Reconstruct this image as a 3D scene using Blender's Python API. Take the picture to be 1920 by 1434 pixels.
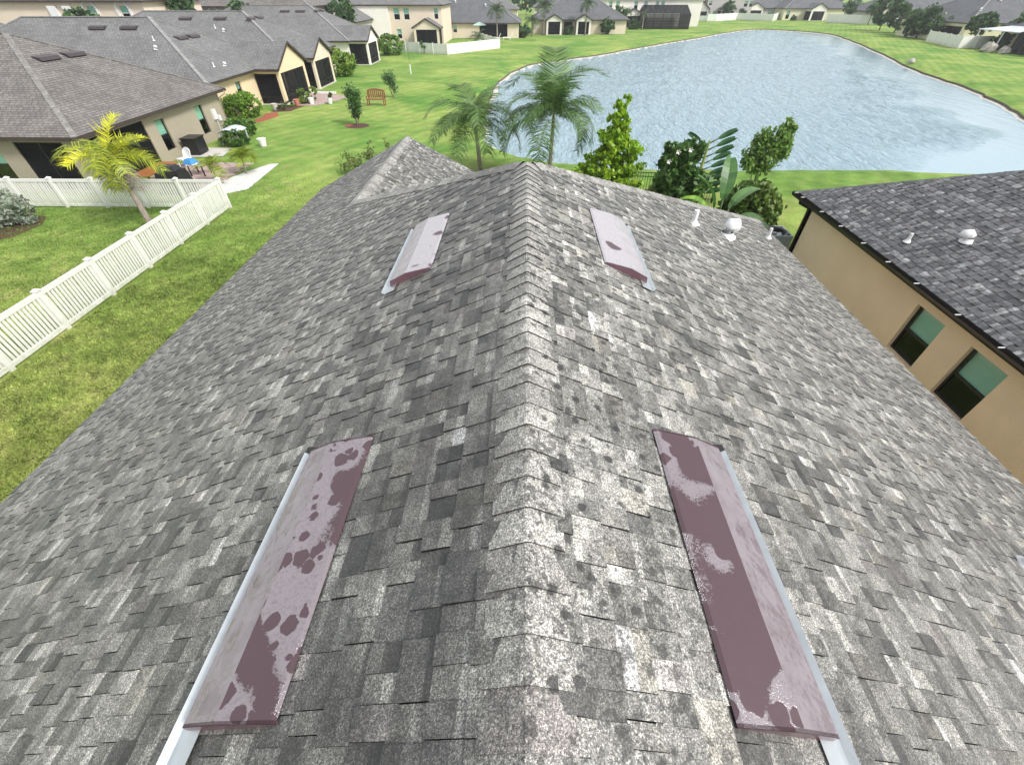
import bpy, math, random
import numpy as np
from mathutils import Vector, Matrix, geometry as mgeo

R = math.radians
scene = bpy.context.scene
for _o in list(bpy.data.objects):
    bpy.data.objects.remove(_o)
col = scene.collection

# ------------------------------------------------------------------ camera
CAM = Vector((-0.04, 0.0, 7.2))
cd = bpy.data.cameras.new('camera'); cam = bpy.data.objects.new('camera', cd); col.objects.link(cam)
cd.sensor_fit = 'HORIZONTAL'; cd.sensor_width = 36; cd.lens = 36 * 791.3 / 1920
cd.clip_start = 0.05; cd.clip_end = 3000
cam.location = CAM; cam.rotation_euler = (R(90 - 43.05), 0, R(1.44))
scene.camera = cam

# ------------------------------------------------------------------ sky, sun, exposure
SUN_DIR = Vector((0.72, -0.45, 0.78)).normalized()
el = math.asin(SUN_DIR.z); az = math.atan2(SUN_DIR.x, SUN_DIR.y)
w = bpy.data.worlds.new('World'); scene.world = w; w.use_nodes = True
wn = w.node_tree.nodes; wl = w.node_tree.links
bg = wn['Background']
sky = wn.new('ShaderNodeTexSky'); sky.sky_type = 'NISHITA'; sky.sun_disc = False
sky.sun_elevation = el; sky.sun_rotation = az
sky.air_density = 1.0; sky.dust_density = 4.0; sky.ozone_density = 1.5; sky.altitude = 0
hs = wn.new('ShaderNodeHueSaturation'); hs.inputs['Saturation'].default_value = 0.5
wl.new(sky.outputs[0], hs.inputs['Color'])
wtc = wn.new('ShaderNodeTexCoord'); wno = wn.new('ShaderNodeTexNoise'); wno.inputs['Scale'].default_value = 2.2; wno.inputs['Detail'].default_value = 5
wmr = wn.new('ShaderNodeMapRange'); wmr.inputs[1].default_value = .3; wmr.inputs[2].default_value = .7; wmr.inputs[3].default_value = .45; wmr.inputs[4].default_value = .85
wmx = wn.new('ShaderNodeMix'); wmx.data_type = 'RGBA'; wmx.inputs[7].default_value = (8.1, 8.3, 8.6, 1)      # thin bright overcast
wl.new(wtc.outputs['Generated'], wno.inputs['Vector']); wl.new(wno.outputs[0], wmr.inputs[0]); wl.new(wmr.outputs[0], wmx.inputs[0])
wl.new(hs.outputs[0], wmx.inputs[6]); wl.new(wmx.outputs[2], bg.inputs['Color'])
bg.inputs['Strength'].default_value = 0.060
sd = bpy.data.lights.new('sun', 'SUN'); sd.energy = 1.5; sd.angle = R(12); sd.color = (1.0, 0.96, 0.9)
sun = bpy.data.objects.new('sun', sd); col.objects.link(sun)
sun.rotation_euler = SUN_DIR.to_track_quat('Z', 'Y').to_euler()
vs = scene.view_settings
vs.view_transform = 'Standard'; vs.look = 'None'; vs.gamma = 1.0; vs.use_curve_mapping = False
vs.exposure = 1.38
scene.render.engine = 'CYCLES'
cy = scene.cycles
cy.max_bounces = 6; cy.diffuse_bounces = 3; cy.glossy_bounces = 3; cy.transmission_bounces = 4
cy.transparent_max_bounces = 10; cy.use_denoising = True
cy.sample_clamp_indirect = 6

# ------------------------------------------------------------------ mesh helpers
class MB:
    """collects faces for ONE mesh object"""
    def __init__(s): s.v = []; s.f = []; s.c = []
    def face(s, pts, c=None):
        i = len(s.v); s.v += [tuple(p) for p in pts]; s.f.append(tuple(range(i, i + len(pts)))); s.c.append(c)
    def box(s, a, b, c=None):
        x0, y0, z0 = a; x1, y1, z1 = b
        s.hexa([(x0,y0,z0),(x1,y0,z0),(x1,y1,z0),(x0,y1,z0),(x0,y0,z1),(x1,y0,z1),(x1,y1,z1),(x0,y1,z1)], c)
    def hexa(s, p, c=None):
        i = len(s.v); s.v += [tuple(q) for q in p]
        for f in ((0,3,2,1),(4,5,6,7),(0,1,5,4),(1,2,6,5),(2,3,7,6),(3,0,4,7)):
            s.f.append(tuple(i + k for k in f)); s.c.append(c)
    def bar(s, a, b, w, h, c=None, up=(0,0,1)):
        a = Vector(a); b = Vector(b); d = (b - a).normalized(); u = Vector(up)
        sd_ = d.cross(u)
        if sd_.length < 1e-4: sd_ = d.cross(Vector((1,0,0)))
        sd_.normalize(); u = sd_.cross(d)
        sd_ *= w / 2; u *= h / 2
        s.hexa([a-sd_-u, a+sd_-u, a+sd_+u, a-sd_+u, b-sd_-u, b+sd_-u, b+sd_+u, b-sd_+u][0:4] + [b-sd_-u, b+sd_-u, b+sd_+u, b-sd_+u], c)
    def tube(s, pts, rad, n=8, c=None, cap=True):
        pts = [Vector(p) for p in pts]; rings = []
        for k, p in enumerate(pts):
            d = (pts[min(k+1, len(pts)-1)] - pts[max(k-1, 0)]).normalized()
            a = d.cross(Vector((0,0,1)))
            if a.length < 1e-3: a = d.cross(Vector((0,1,0)))
            a.normalize(); b = a.cross(d)
            r = rad[k] if isinstance(rad, (list, tuple)) else rad
            i = len(s.v)
            for q in range(n):
                t = 2*math.pi*q/n; s.v.append(tuple(p + a*(r*math.cos(t)) + b*(r*math.sin(t))))
            rings.append(i)
        for k in range(len(rings)-1):
            for q in range(n):
                q2 = (q+1) % n
                s.f.append((rings[k]+q, rings[k]+q2, rings[k+1]+q2, rings[k+1]+q)); s.c.append(c)
        if cap:
            s.f.append(tuple(rings[-1]+q for q in range(n))); s.c.append(c)
            s.f.append(tuple(rings[0]+q for q in reversed(range(n)))); s.c.append(c)
    def lathe(s, prof, ctr, n=16, c=None):
        cx, cy_, cz = ctr; rings = []
        for r, z in prof:
            i = len(s.v); rings.append(i)
            for q in range(n):
                t = 2*math.pi*q/n; s.v.append((cx + r*math.cos(t), cy_ + r*math.sin(t), cz + z))
        for k in range(len(prof)-1):
            for q in range(n):
                q2 = (q+1) % n
                s.f.append((rings[k]+q, rings[k]+q2, rings[k+1]+q2, rings[k+1]+q)); s.c.append(c)
    def mesh(s, name, mat, off=(0,0,0), smooth=False):
        me = bpy.data.meshes.new(name)
        ox, oy, oz = off
        me.from_pydata([(x-ox, y-oy, z-oz) for x, y, z in s.v], [], s.f)
        if any(c is not None for c in s.c):
            at = me.attributes.new('Col', 'FLOAT_COLOR', 'FACE')
            arr = np.ones((len(s.f), 4), 'f4')
            for k, c in enumerate(s.c):
                if c is not None: arr[k, :3] = c
            at.data.foreach_set('color', arr.ravel())
        me.materials.append(mat)
        if smooth: me.polygons.foreach_set('use_smooth', [True]*len(me.polygons))
        me.update()
        return me

def np_mesh(name, V, F, C, mat):
    """V (n,3), F (m,k) same-size faces, C (m,3) face colours"""
    me = bpy.data.meshes.new(name)
    m, k = F.shape
    me.vertices.add(len(V)); me.vertices.foreach_set('co', np.asarray(V, 'f4').ravel())
    me.loops.add(m*k); me.loops.foreach_set('vertex_index', np.asarray(F, 'i4').ravel())
    me.polygons.add(m); me.polygons.foreach_set('loop_start', np.arange(0, m*k, k, dtype='i4'))
    if C is not None:
        at = me.attributes.new('Col', 'FLOAT_COLOR', 'FACE')
        arr = np.ones((m, 4), 'f4'); arr[:, :3] = C
        at.data.foreach_set('color', arr.ravel())
    me.materials.append(mat); me.update(calc_edges=True)
    return me

def tag(o, label=None, cat=None, group=None, kind=None):
    if label: o['label'] = label
    if cat: o['category'] = cat
    if group: o['group'] = group
    if kind: o['kind'] = kind
    return o

def link(name, me, parent=None, loc=(0,0,0)):
    o = bpy.data.objects.new(name, me); col.objects.link(o)
    if parent is not None: o.parent = parent
    o.location = loc
    return o

def root(name, loc, label, cat, group=None, rz=0.0, sc=1.0):
    o = bpy.data.objects.new(name, None); col.objects.link(o)
    o.location = loc; o.rotation_euler = (0, 0, rz); o.scale = (sc, sc, sc); o.empty_display_size = .2
    return tag(o, label, cat, group)

def wloc(o):
    p = Vector((0,0,0))
    while o is not None: p = p + o.location; o = o.parent
    return p

def part(name, mb, mat, parent, smooth=False):
    """mb holds WORLD coordinates; parents are unrotated"""
    return link(name, mb.mesh(name, mat, wloc(parent), smooth), parent)

def single(name, mb, mat, label, cat, group=None, kind=None, smooth=False, base=None):
    off = base or (0,0,0)
    o = link(name, mb.mesh(name, mat, off, smooth), None, off)
    return tag(o, label, cat, group, kind)

def copy_tree(o, parent=None):
    c = o.copy(); col.objects.link(c); c.parent = parent
    for ch in [q for q in o.children]:
        copy_tree(ch, c)
    return c

# ------------------------------------------------------------------ materials
def newmat(name):
    m = bpy.data.materials.new(name); m.use_nodes = True
    nt = m.node_tree
    return m, nt, nt.nodes['Principled BSDF']
def N(nt, t, ins=None, **props):
    n = nt.nodes.new('ShaderNode' + t)
    for k, v in props.items(): setattr(n, k, v)
    for k, v in (ins or {}).items():
        if isinstance(v, bpy.types.NodeSocket): nt.links.new(v, n.inputs[k])
        else: n.inputs[k].default_value = v
    return n
def L(nt, a, b): nt.links.new(a, b)
def pos(nt): return N(nt, 'NewGeometry').outputs['Position']
def noise(nt, scale, detail=3, rough=.6, vec=None, dist=0):
    return N(nt, 'TexNoise', {'Vector': vec or pos(nt), 'Scale': scale, 'Detail': detail, 'Roughness': rough, 'Distortion': dist}).outputs[0]
def maprange(nt, v, a, b, c, d):
    return N(nt, 'MapRange', {0: v, 1: a, 2: b, 3: c, 4: d}).outputs[0]
def math_(nt, op, a, b=0.0):
    return N(nt, 'Math', {0: a, 1: b}, operation=op).outputs[0]
def mulcol(nt, c, f):
    n = N(nt, 'VectorMath', {0: c}, operation='SCALE'); 
    if isinstance(f, bpy.types.NodeSocket): L(nt, f, n.inputs[3])
    else: n.inputs[3].default_value = f
    return n.outputs[0]
def mixc(nt, f, a, b):
    n = N(nt, 'Mix', {}, data_type='RGBA'); 
    for k, v in ((0, f), (6, a), (7, b)):
        if isinstance(v, bpy.types.NodeSocket): L(nt, v, n.inputs[k])
        else: n.inputs[k].default_value = (*v, 1) if isinstance(v, tuple) and len(v) == 3 else v
    return n.outputs[2]
def attr(nt): return N(nt, 'Attribute', attribute_name='Col').outputs['Color']
def bump(nt, b, h, strength=.3, dist=.01):
    n = N(nt, 'Bump', {'Height': h, 'Strength': strength, 'Distance': dist}); L(nt, n.outputs[0], b.inputs['Normal'])
def rgb(c): return (*c, 1)

def paint(name, c, rough=.6, var=.15, vs_=2.0, bs=0, bstr=.3, metallic=0.0, attr_=False, spec=.5, fine=0):
    m, nt, b = newmat(name)
    base = attr(nt) if attr_ else N(nt, 'RGB').outputs[0]
    if not attr_: base.default_value = rgb(c)
    f = maprange(nt, noise(nt, vs_, 4, .65), .3, .7, 1-var, 1+var)
    if fine: f = math_(nt, 'MULTIPLY', f, maprange(nt, noise(nt, fine, 2, .7), .3, .7, .75, 1.25))
    L(nt, mulcol(nt, base, f), b.inputs['Base Color'])
    b.inputs['Roughness'].default_value = rough; b.inputs['Metallic'].default_value = metallic
    b.inputs['Specular IOR Level'].default_value = spec
    if bs: bump(nt, b, noise(nt, bs, 3, .6), bstr, .01)
    return m

def shingle_mat(name, wet=False):
    m, nt, b = newmat(name)
    p = pos(nt); c = attr(nt)
    g = noise(nt, 130, 3, .8, p)
    g2 = noise(nt, 300, 1, .5, p)
    gr = math_(nt, 'ADD', math_(nt, 'MULTIPLY', g, .65), math_(nt, 'MULTIPLY', g2, .35))
    f = N(nt, 'ValToRGB', {0: gr}); e = f.color_ramp.elements
    e[0].position = .37; e[0].color = (.14, .14, .14, 1); e[1].position = .64; e[1].color = (3.0, 3.0, 2.92, 1)
    x = f.color_ramp.elements.new(.47); x.color = (.58, .58, .58, 1)
    x = f.color_ramp.elements.new(.55); x.color = (1.28, 1.28, 1.26, 1)
    cc = N(nt, 'Mix', {}, data_type='RGBA', blend_type='MULTIPLY'); cc.inputs[0].default_value = 1
    L(nt, c, cc.inputs[6]); L(nt, f.outputs[0], cc.inputs[7])
    streak = N(nt, 'TexNoise', {'Vector': N(nt, 'Mapping', {'Vector': p, 'Scale': (1.2, 5, 1.2)}).outputs[0], 'Scale': 1.0, 'Detail': 3}).outputs[0]
    f2 = maprange(nt, streak, .3, .7, .8, 1.18)
    f3 = maprange(nt, noise(nt, 15, 4, .7, p), .32, .68, .62, 1.38)
    out = mulcol(nt, cc.outputs[2], math_(nt, 'MULTIPLY', f2, f3))
    if wet:
        dv = N(nt, 'VectorMath', {0: p, 1: mulcol(nt, N(nt, 'TexNoise', {'Vector': p, 'Scale': 34.0, 'Detail': 4, 'Roughness': .7}).outputs[1], .055)}, operation='ADD').outputs[0]
        vo = N(nt, 'TexVoronoi', {'Vector': dv, 'Scale': 12.5, 'Randomness': 1.0})
        sx = N(nt, 'SeparateXYZ', {0: vo.outputs['Color']})
        spots = math_(nt, 'MULTIPLY', maprange(nt, vo.outputs['Distance'], .22, .38, 1, 0), maprange(nt, sx.outputs[0], .08, .25, 0, 1))
        px = N(nt, 'SeparateXYZ', {0: p}).outputs[0]
        side = math_(nt, 'MULTIPLY', maprange(nt, px, -.10, .03, .08, 1), maprange(nt, px, .5, 2.0, 1, .35))
        dens = maprange(nt, noise(nt, 1.7, 2, .5, p), .30, .5, .55, 1)
        k = math_(nt, 'MULTIPLY', math_(nt, 'MULTIPLY', spots, side), dens)
        vo2 = N(nt, 'TexVoronoi', {'Vector': dv, 'Scale': 27.0, 'Randomness': 1.0})
        sx2 = N(nt, 'SeparateXYZ', {0: vo2.outputs['Color']})
        k2 = math_(nt, 'MULTIPLY', math_(nt, 'MULTIPLY', maprange(nt, vo2.outputs['Distance'], .18, .36, 1, 0), maprange(nt, sx2.outputs[1], .25, .4, 0, .85)), side)
        clus = math_(nt, 'MULTIPLY', maprange(nt, noise(nt, 15, 4, .75, p, .4), .49, .58, 0, .85), maprange(nt, noise(nt, 2.2, 2, .5, p), .40, .52, 0, 1))
        clus = math_(nt, 'MULTIPLY', clus, math_(nt, 'MULTIPLY', maprange(nt, px, -.16, 0, .1, 1), maprange(nt, px, .45, 1.1, 1, .1)))
        out = mulcol(nt, out, maprange(nt, math_(nt, 'MAXIMUM', clus, math_(nt, 'MAXIMUM', k, k2)), 0, 1, 1, .13))
        # paler granules in a noisy band just right of the ridge
        pale_band = math_(nt, 'MULTIPLY', math_(nt, 'MULTIPLY', maprange(nt, px, -.08, .02, 0, 1), maprange(nt, px, .55, 1.3, 1, 0)), maprange(nt, noise(nt, 3.1, 4, .7, p), .3, .6, .3, 1))
        out = mulcol(nt, out, maprange(nt, pale_band, 0, 1, 1, 1.42))
        # darker granules in a noisy band just left of the ridge
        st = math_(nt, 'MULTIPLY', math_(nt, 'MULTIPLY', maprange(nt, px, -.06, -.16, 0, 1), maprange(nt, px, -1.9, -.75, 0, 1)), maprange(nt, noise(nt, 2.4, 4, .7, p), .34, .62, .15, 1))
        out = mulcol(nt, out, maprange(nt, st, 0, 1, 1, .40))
    L(nt, out, b.inputs['Base Color'])
    b.inputs['Roughness'].default_value = .58; b.inputs['Specular IOR Level'].default_value = .85
    bump(nt, b, gr, .55, .004)
    return m

def far_roof_mat(name, c1, c2):
    m, nt, b = newmat(name)
    ge = N(nt, 'NewGeometry'); p = N(nt, 'SeparateXYZ', {0: ge.outputs['Position']}); n = N(nt, 'SeparateXYZ', {0: ge.outputs['Normal']})
    sel = math_(nt, 'GREATER_THAN', math_(nt, 'ABSOLUTE', n.outputs[1]), math_(nt, 'ABSOLUTE', n.outputs[0]))
    al = N(nt, 'Mix', {0: sel, 2: p.outputs[1], 3: p.outputs[0]}, data_type='FLOAT').outputs[0]
    vec = N(nt, 'CombineXYZ', {0: al, 1: math_(nt, 'MULTIPLY', p.outputs[2], 2.236)}).outputs[0]
    br = N(nt, 'TexBrick', {'Vector': vec, 'Color1': rgb(c1), 'Color2': rgb(c2), 'Mortar': rgb(tuple(x*.35 for x in c2)), 'Scale': 1.0,
                            'Mortar Size': .012, 'Brick Width': .26, 'Row Height': .143, 'Bias': -.1}, offset=.37, offset_frequency=3)
    f = maprange(nt, noise(nt, .6, 4, .65), .3, .7, .82, 1.18)
    f2 = maprange(nt, noise(nt, 14, 2, .6), .3, .7, .8, 1.2)
    L(nt, mulcol(nt, br.outputs[0], math_(nt, 'MULTIPLY', f, f2)), b.inputs['Base Color'])
    b.inputs['Roughness'].default_value = .85; b.inputs['Specular IOR Level'].default_value = .4
    bump(nt, b, br.outputs['Fac'], -.5, .01)
    return m

def vent_mat(name, seed, cover, sheen_col=(.19, .155, .172), rmax=.62):
    """maroon baked paint under drying rain: a water film, its sky reflection painted in as pale colour, broken by rounded dry spots, crisp and lacy at its edges"""
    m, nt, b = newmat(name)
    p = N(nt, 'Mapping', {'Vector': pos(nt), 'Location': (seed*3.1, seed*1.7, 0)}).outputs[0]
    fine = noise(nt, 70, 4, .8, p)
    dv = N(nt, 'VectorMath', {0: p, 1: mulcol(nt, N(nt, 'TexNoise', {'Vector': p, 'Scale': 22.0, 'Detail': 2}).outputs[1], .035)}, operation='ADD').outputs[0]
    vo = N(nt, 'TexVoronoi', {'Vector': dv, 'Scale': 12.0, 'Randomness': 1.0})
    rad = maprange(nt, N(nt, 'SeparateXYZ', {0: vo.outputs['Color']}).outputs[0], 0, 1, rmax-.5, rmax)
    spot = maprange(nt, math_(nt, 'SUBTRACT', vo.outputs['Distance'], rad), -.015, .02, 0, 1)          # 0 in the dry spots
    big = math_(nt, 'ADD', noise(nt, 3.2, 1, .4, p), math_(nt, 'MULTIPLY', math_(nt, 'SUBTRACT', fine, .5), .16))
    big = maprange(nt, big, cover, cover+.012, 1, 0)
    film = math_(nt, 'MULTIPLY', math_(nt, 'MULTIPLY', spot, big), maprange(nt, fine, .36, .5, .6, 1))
    edge = N(nt, 'SeparateXYZ', {0: attr(nt)}).outputs[0]          # outer panel: sky reflection painted on as pale film
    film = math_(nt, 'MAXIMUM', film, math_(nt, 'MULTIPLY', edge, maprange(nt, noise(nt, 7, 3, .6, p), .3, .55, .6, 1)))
    c = mixc(nt, film, (.070, .037, .046), sheen_col)
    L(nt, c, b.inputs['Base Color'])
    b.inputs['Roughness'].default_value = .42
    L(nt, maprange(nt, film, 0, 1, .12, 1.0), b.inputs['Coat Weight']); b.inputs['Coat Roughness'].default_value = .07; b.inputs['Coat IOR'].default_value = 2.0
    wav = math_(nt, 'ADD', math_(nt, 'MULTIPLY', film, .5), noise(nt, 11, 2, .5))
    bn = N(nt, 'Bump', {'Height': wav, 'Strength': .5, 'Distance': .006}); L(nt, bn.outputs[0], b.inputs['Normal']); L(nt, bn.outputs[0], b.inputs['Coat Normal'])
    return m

def glass_mat(name, tint, dark=0.0):
    m, nt, b = newmat(name)
    out = nt.nodes['Material Output']
    tr = N(nt, 'BsdfTransparent', {0: rgb(tint)}); gl = N(nt, 'BsdfGlossy', {0: rgb((.95, 1.0, .98)), 'Roughness': .03})
    fc = N(nt, 'LayerWeight', {0: .5}).outputs['Facing']
    mx = N(nt, 'MixShader', {0: maprange(nt, math_(nt, 'POWER', fc, 3.0), 0, 1, .05, .75)}); L(nt, tr.outputs[0], mx.inputs[1]); L(nt, gl.outputs[0], mx.inputs[2])
    L(nt, mx.outputs[0], out.inputs[0]); nt.nodes.remove(b)
    return m

def screen_mat(name, cover):
    m, nt, b = newmat(name)
    out = nt.nodes['Material Output']
    b.inputs['Base Color'].default_value = (.006, .007, .009, 1); b.inputs['Roughness'].default_value = .7; b.inputs['Specular IOR Level'].default_value = .2
    tr = N(nt, 'BsdfTransparent'); mx = N(nt, 'MixShader', {0: cover}); L(nt, tr.outputs[0], mx.inputs[1]); L(nt, b.outputs[0], mx.inputs[2])
    L(nt, mx.outputs[0], out.inputs[0])
    return m

def leaf_mat(name, trans=.25, rough=.45):
    m, nt, b = newmat(name)
    out = nt.nodes['Material Output']; c = attr(nt)
    f = maprange(nt, noise(nt, 1.1, 2, .5), .3, .7, .8, 1.2)
    c2 = mulcol(nt, c, f)
    L(nt, c2, b.inputs['Base Color']); b.inputs['Roughness'].default_value = rough; b.inputs['Specular IOR Level'].default_value = .4
    t = N(nt, 'BsdfTranslucent', {0: mulcol(nt, c2, 1.3)}); mx = N(nt, 'MixShader', {0: trans})
    L(nt, b.outputs[0], mx.inputs[1]); L(nt, t.outputs[0], mx.inputs[2]); L(nt, mx.outputs[0], out.inputs[0])
    return m

def lawn_mat():
    m, nt, b = newmat('lawn_grass')
    p = pos(nt); sp = N(nt, 'SeparateXYZ', {0: p})
    n1 = noise(nt, .16, 4, .6, p, .6); n2 = noise(nt, 1.1, 4, .65, p); n3 = noise(nt, 16, 4, .7, p)
    dry = maprange(nt, math_(nt, 'ADD', sp.outputs[1], maprange(nt, n1, 0, 1, -9, 9)), 2, 26, 1, 0)              # the side lawn is a coarser, more olive grass
    g1 = mixc(nt, maprange(nt, n1, .36, .64, 0, 1), (.095, .225, .034), (.255, .345, .078))
    g2 = mixc(nt, maprange(nt, n2, .35, .65, 0, 1), (.140, .195, .028), (.320, .325, .095))
    c = mixc(nt, math_(nt, 'MULTIPLY', dry, .85), g1, g2)
    c = mixc(nt, math_(nt, 'MULTIPLY', maprange(nt, n2, .50, .66, 0, .6), maprange(nt, n1, .4, .6, .2, 1)), c, (.38, .36, .14))
    # mowing passes
    mow = N(nt, 'TexWave', {'Vector': N(nt, 'Mapping', {'Vector': p, 'Rotation': (0, 0, .5)}).outputs[0], 'Scale': .30, 'Distortion': 2.2, 'Detail': 2.0, 'Detail Scale': .6}).outputs[1]
    c = mulcol(nt, c, maprange(nt, mow, 0, 1, .92, 1.08))
    n4 = noise(nt, .55, 6, .72, N(nt, 'Mapping', {'Vector': p, 'Rotation': (0, 0, .4), 'Scale': (1, 2.2, 1)}).outputs[0], .8)
    c = mulcol(nt, c, maprange(nt, n4, .3, .7, .76, 1.24))
    c = mulcol(nt, c, maprange(nt, n3, .3, .7, .55, 1.4))
    L(nt, c, b.inputs['Base Color']); b.inputs['Roughness'].default_value = .9; b.inputs['Specular IOR Level'].default_value = .2
    bump(nt, b, n3, .9, .05)
    return m

def water_mat():
    m, nt, b = newmat('pond_water')
    p = pos(nt)
    msk = N(nt, 'SeparateXYZ', {0: attr(nt)}).outputs[0]
    ps = N(nt, 'Mapping', {'Vector': p, 'Rotation': (0, 0, .12), 'Scale': (1.25, .34, 1)}).outputs[0]
    n1 = noise(nt, 3.2, 4, .62, ps, .4); n2 = noise(nt, .55, 2, .5, ps)
    b.inputs['Base Color'].default_value = (.29, .415, .475, 1)
    b.inputs['Roughness'].default_value = .08; b.inputs['IOR'].default_value = 1.33
    b.inputs['Specular IOR Level'].default_value = .5
    h = math_(nt, 'ADD', math_(nt, 'MULTIPLY', n1, 1.0), math_(nt, 'MULTIPLY', n2, .8))
    bn = N(nt, 'Bump', {'Height': h, 'Strength': math_(nt, 'MULTIPLY', msk, 1.0), 'Distance': .34}); L(nt, bn.outputs[0], b.inputs['Normal'])
    return m

def vinyl_mat():
    m, nt, b = newmat('white_vinyl')
    z = N(nt, 'SeparateXYZ', {0: pos(nt)}).outputs[2]
    base = mulcol(nt, mixc(nt, noise(nt, 1.3, 3, .6), (.80, .80, .775), (.70, .71, .68)), 1.0)
    dirt = math_(nt, 'MULTIPLY', maprange(nt, z, .05, .42, 1, 0), maprange(nt, noise(nt, 5, 4, .7), .35, .65, .1, 1))      # splash-up and algae at the foot
    L(nt, mixc(nt, math_(nt, 'MULTIPLY', dirt, .75), base, (.34, .37, .24)), b.inputs['Base Color']); b.inputs['Roughness'].default_value = .4
    return m

def ground_blend(name, c1, c2, scale, rough=.95, bs=40, bstr=.8):
    m, nt, b = newmat(name)
    n = noise(nt, scale, 4, .75)
    L(nt, mixc(nt, maprange(nt, n, .32, .68, 0, 1), c1, c2), b.inputs['Base Color']); b.inputs['Roughness'].default_value = rough
    bump(nt, b, noise(nt, bs, 3, .7), bstr, .03)
    return m

MT = dict(
    shingle=shingle_mat('weathered_shingle', True), shingle2=shingle_mat('charcoal_shingle'),
    deck=paint('roof_deck', (.05, .05, .05), .9),
    roofA=far_roof_mat('roof_grey_brown', (.20, .187, .178), (.13, .122, .118)),
    roofB=far_roof_mat('roof_grey', (.20, .20, .20), (.145, .146, .148)),
    roofC=far_roof_mat('roof_slate', (.145, .15, .16), (.105, .11, .12)),
    galv=paint('galvanised_steel', (.56, .60, .62), .33, .12, 6, 0, 0, .75),
    pvc=paint('white_pvc', (.72, .73, .74), .4, .05),
    trim=paint('dark_bronze_trim', (.022, .018, .017), .32, .1),
    trimb=paint('brown_fascia', (.05, .036, .032), .5, .15),
    tan=paint('tan_stucco', (.70, .57, .41), .9, .06, .8, 160, .5, fine=60),
    olive=paint('olive_stucco', (.36, .32, .245), .9, .06, .8, 120, .4),
    cream=paint('cream_stucco', (.76, .61, .41), .9, .05, .6, 100, .3),
    white=paint('white_stucco', (.78, .75, .70), .9, .04, .6, 100, .3),
    beige=paint('beige_stucco', (.70, .60, .49), .9, .05, .6, 100, .3),
    grey=paint('grey_stucco', (.46, .44, .43), .9, .05, .6, 100, .3),
    yellow=paint('pale_yellow_stucco', (.70, .66, .48), .9, .05, .6, 100, .3),
    vinyl=vinyl_mat(),
    soffit=paint('soffit', (.55, .50, .42), .8),
    glassL=glass_mat('teal_glass', (.80, .93, .89)), glassD=glass_mat('dark_teal_glass', (.12, .30, .27)),
    blind=paint('window_blind', (.66, .74, .71), .7, .05), inside=paint('dark_interior', (.010, .022, .022), .8),
    frame=paint('bronze_window_frame', (.016, .015, .015), .4),
    screen=screen_mat('insect_screen', .86), cage=screen_mat('pool_cage_screen', .80),
    capA=paint('hip_cap_shingle', (.19, .182, .175), .9, .35, 4, fine=9), capB=paint('grey_cap_shingle', (.235, .235, .235), .9, .3, 4), darkvent=paint('dark_brown_vent', (.045, .034, .037), .4),
    lawn=lawn_mat(), water=water_mat(), leaf=leaf_mat('leaves'), leafg=leaf_mat('glossy_leaves', .18, .42),
    grass=leaf_mat('grass_blades', .3, .7),
    bark=paint('bark', (.16, .12, .09), .9, .3, 8, 40, .6), palmbark=paint('palm_bark', (.25, .215, .18), .9, .3, 9, 30, .6),
    palmgreen=paint('palm_crownshaft', (.30, .36, .10), .5, .2, 5), dead=leaf_mat('dead_fronds', .1, .8),
    mulch=ground_blend('mulch', (.050, .022, .018), (.13, .055, .04), 22), redmulch=ground_blend('red_mulch', (.22, .06, .03), (.42, .13, .07), 18),
    soil=ground_blend('bank_soil', (.05, .04, .028), (.16, .125, .085), 3, bs=9), sand=ground_blend('pond_bed', (.45, .43, .38), (.66, .64, .58), 2),
    gravel=ground_blend('white_gravel', (.50, .50, .50), (.88, .88, .87), 24), paver=paint('paver', (.40, .30, .275), .9, .2, 6),
    concrete=paint('concrete', (.52, .50, .47), .9, .12, 3, 40, .3), wood=paint('table_wood', (.30, .115, .03), .4, .25, 7),
    redwood=paint('bench_wood', (.24, .075, .04), .5, .3, 9), black=paint('black_plastic', (.012, .012, .014), .4, .2),
    blue=paint('blue_fabric', (.05, .25, .55), .7), whitep=paint('white_plastic', (.80, .81, .82), .35, .04),
    acgrey=paint('air_conditioner_paint', (.24, .29, .32), .4, .1), terr=paint('terracotta', (.50, .20, .13), .7),
    greyp=paint('light_grey_fabric', (.50, .55, .58), .5), pole=paint('black_iron', (.012, .012, .012), .45),
    flower=paint('flower', (.8, .8, .8), .6, attr_=True), slat=paint('pergola', (.45, .33, .22), .7, .2),
    rock=paint('rock', (.40, .37, .33), .95, .3, 3, 8, .6), glassroof=paint('skylight_panel', (.75, .80, .84), .25, .04),
)

# ================================================================== GROUND AND POND
def smooth_loop(pts, n=6):
    out = []; k = len(pts)
    for i in range(k):
        p0, p1, p2, p3 = (Vector(pts[(i+j-1) % k]) for j in range(4))
        for q in range(n):
            t = q / n
            out.append(0.5*((2*p1) + (p2-p0)*t + (2*p0-5*p1+4*p2-p3)*t*t + (3*p1-p0-3*p2+p3)*t**3))
    return out
SHORE = smooth_loop([(10.8,80.4),(1.8,71.0),(-2.2,58.2),(-2.9,43.5),(-2.3,32.5),(-1.2,29.4),(1.6,27.2),(6.2,25.9),(12.6,26.0),(18.1,26.2),
    (25.5,25.6),(32.0,26.6),(38.3,38.2),(42.4,47.1),(45.4,55.9),(48.6,68.2),(55.7,86.5),(64.2,112.0),(66.5,124.5),(61.5,134.0),(53.6,134.7),(33.6,109.6),(19.5,92.0)])
_r = random.Random(4)
SHORE = [p + Vector((_r.uniform(-.18,.18), _r.uniform(-.18,.18))) for p in SHORE]
def offset_loop(L_, d):
    k = len(L_); out = []
    for i in range(k):
        t = (L_[(i+1) % k] - L_[i-1]).normalized(); out.append(L_[i] + Vector((-t.y, t.x))*d)
    return out
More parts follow.
